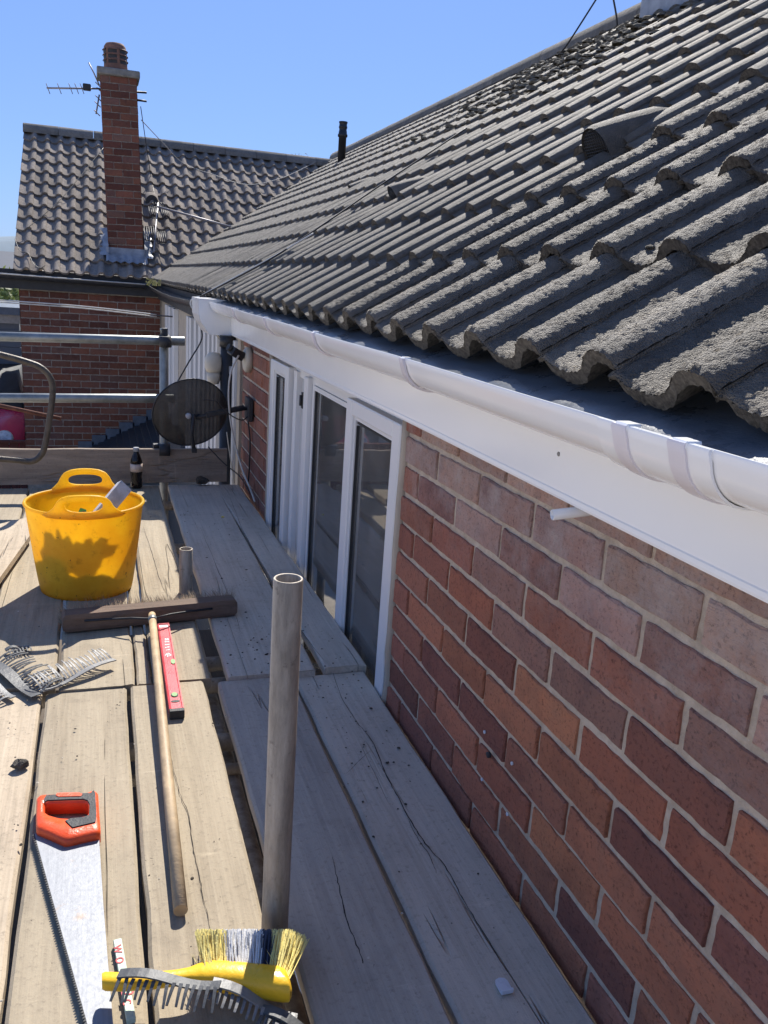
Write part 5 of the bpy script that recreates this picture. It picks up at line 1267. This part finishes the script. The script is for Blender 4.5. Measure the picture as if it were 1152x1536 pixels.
# eaves comb strips
def comb(pa, pb, za, zb_, ntooth, tl, tdir, mat, label, wid=.016, tlift=.0, curl=.4, gaps=()):
    a = atz(*pa, za); b = atz(*pb, zb_); th = thing('comb_strip', ((a.x+b.x)/2, (a.y+b.y)/2, min(a.z, b.z)), label, 'comb strip', 'eaves comb strips')
    d = (b-a); L = d.length; d.normalize(); s = Vector((-d.y, d.x, 0)).normalized()*tdir; u = d.cross(s); u = u if u.z > 0 else -u
    m = MB(); n = 10; P = []
    for i in range(n+1):
        c = a+d*(L*i/n)+u*(.006*math.sin(i*.6)); P += [c-s*wid*.5, c+s*wid*.5, c+s*wid*.5+u*.003, c-s*wid*.5+u*.003]
    m.add(P, [(i*4+j, i*4+(j+1) % 4, i*4+4+(j+1) % 4, i*4+4+j) for i in range(n) for j in range(4)]+[(0, 1, 2, 3), (n*4+3, n*4+2, n*4+1, n*4)])
    st_ = m.build('spine', mat, th)
    for i in range(ntooth):
        if i in gaps: continue
        f = (i+.5)/ntooth; c = a+d*(L*f)+s*wid*.4+u*.0015; l = tl*rnd(.85, 1.1); cv = curl+rnd(-.15, .15); sk = rnd(-.12, .12); P = []
        for j in range(6):
            t_ = j/5; q = c+s*(l*t_)+d*(sk*l*t_)+u*(tlift*l*t_+cv*l*(t_-t_*t_)); w2 = d*(L/ntooth*.27*(1-.35*t_)); P += [q-w2, q+w2, q+w2+u*.0014, q-w2+u*.0014]
        MB().add(P, [(j*4+k, j*4+(k+1) % 4, j*4+4+(k+1) % 4, j*4+4+k) for j in range(5) for k in range(4)]+[(20, 21, 22, 23)]).build('tooth', mat, st_)
    return th
comb((172, 990), (62, 1036), ZB+.022, ZB+.012, 22, .055, -1, 'comb_light', 'light grey comb strip fanning right on the boards below the broom', tlift=.35)
comb((-14, 994), (56, 1043), ZB+.014, ZB+.008, 18, .07, 1, 'comb', 'dark grey comb strip crossing the fanned one at left', wid=.032, tlift=.2)
comb((8, 976), (45, 968), ZB+.010, ZB+.012, 7, .03, -1, 'comb', 'short dark comb piece at the left edge below the tub')
comb((-20, 1020), (20, 1046), ZB+.006, ZB+.006, 9, .03, -1, 'comb_light', 'light comb fragment at the very left edge')
comb((178, 1462), (330, 1478), bz+.022, bz+.026, 15, .028, -1, 'comb', 'dark comb strip lying over the handle of the yellow brush', tlift=-.5, curl=.2)
comb((318, 1474), (445, 1528), bz+.018, ZB+.012, 14, .022, -1, 'comb_light', 'pale comb strip bent down under the yellow brush', tlift=-.3, curl=.3)
comb((392, 1515), (492, 1560), ZB+.030, ZB+.012, 9, .026, -1, 'comb', 'dark comb strip in the shade at the bottom edge')
# printed strip
p0 = atz(176, 1408, ZB+.010); p1 = atz(197, 1528, ZB+.010); d = p1-p0; L = d.length; a_ = math.atan2(d.y, d.x)
Ms = Matrix.Translation((p0+p1)/2) @ Matrix.Rotation(a_, 4, 'Z')
ps = thing('printed_strip', ((p0+p1)/2).to_tuple()[:2]+(ZB,), 'thin pale green strip with red letters under the brush handle', 'strip')
MB().box((-L/2, -.0065, -.010), (L/2, .0065, .0), Ms, ch=.0012).build('strip', 'strip_green', ps)
for txt, x in (('w', -.058), ('o', -.034), ('2', .034), ('c', .05)):
    cu = bpy.data.curves.new('letter', 'FONT'); cu.body = txt; cu.size = .026; cu.align_x = 'CENTER'; cu.align_y = 'CENTER'; cu.extrude = .0002
    to = bpy.data.objects.new('letter', cu); me = None; col.objects.link(to); bpy.context.view_layer.update()
    me = bpy.data.meshes.new_from_object(to.evaluated_get(bpy.context.evaluated_depsgraph_get())); bpy.data.objects.remove(to)
    me.materials.clear(); me.materials.append(M['ink_red']); inst('letter', me, ps, Ms @ T(x, 0, .0006) @ Matrix.Rotation(0, 4, 'Z'))
# little things
q = atz(755, 1480, ZB-.008); cl = thing('plastic_clip', q, 'small white plastic clip lying on the shaded board', 'clip')
P = [(-.0105, -.012), (.0105, -.012), (.0105, .007), (.008, .013), (0, .016), (-.008, .013), (-.0105, .007)]
MB().prism(P, .0, .003, Matrix.Translation(q)).build('plate', 'clip_white', cl); MB().box((-.0105, -.0155, 0), (.0105, -.0115, .008), Matrix.Translation(q), ch=.001).build('lip', 'clip_white', cl)
def pebble(c, r, label, mat='stone', name='stone'):
    m = MB(); ph = [rnd(.75, 1.25) for _ in range(30)]; P = []; n = 9
    for j in range(5):
        for i in range(n): a = 2*math.pi*i/n; e = -.3+j*.42; rr = r*math.cos(e)*ph[(i*3+j*7) % 30]; P.append(Vector(c)+Vector((rr*math.cos(a), rr*math.sin(a)*.8, r*.75*math.sin(e)*ph[(i+j) % 30]+r*.25)))
    P.append(Vector(c)+Vector((0, 0, r*1.0))); F = [(j*n+i, j*n+(i+1) % n, (j+1)*n+(i+1) % n, (j+1)*n+i) for j in range(4) for i in range(n)]+[(4*n+i, 4*n+(i+1) % n, 5*n) for i in range(n)]+[tuple(range(n-1, -1, -1))]
    return solo(m.add(P, F), name, mat, label, 'stone')
pebble(atz(30, 1150, ZB), .017, 'small dark jagged stone on the pale board at left')
pebble(atz(302, 725, ZB+.01), .035, 'lump of mortar at the far end of the shaded boards', 'debris', 'mortar_lump')
pebble(atz(334, 776, ZB+.006), .007, 'tiny yellow stone chip on the far shaded board', 'bristle_yellow', 'stone_chip')
cr = MB()
for i in range(640):
    if i < 520: x = rnd(-.39, -.04); y = random.triangular(-.3, 2.9, 1.2)
    else: x = rnd(-1.04, -.45); y = rnd(-.2, 2.9)
    zt = ZB+(.004 if y > JY else -.011) if x > -.44 else ZB+.001
    lump(cr, (x, y, zt), random.triangular(.0006, .0042, .0011)*(1.7 if random.random() < .05 else 1), .6)
o = cr.build('crumbs', 'debris'); tag(o, 'dark crumbs and grit scattered on the boards', 'debris', kind='stuff')
ch_ = MB()
for i in range(90): lump(ch_, (rnd(-1.02, -.04), rnd(-.3, 2.8), ZB+.002), rnd(.001, .0028), .5)
o = ch_.build('pale_chips', 'chip'); tag(o, 'pale chips scattered on the boards', 'debris', kind='stuff')
# mark letter pieces etc. as done
bpy.context.view_layer.update()
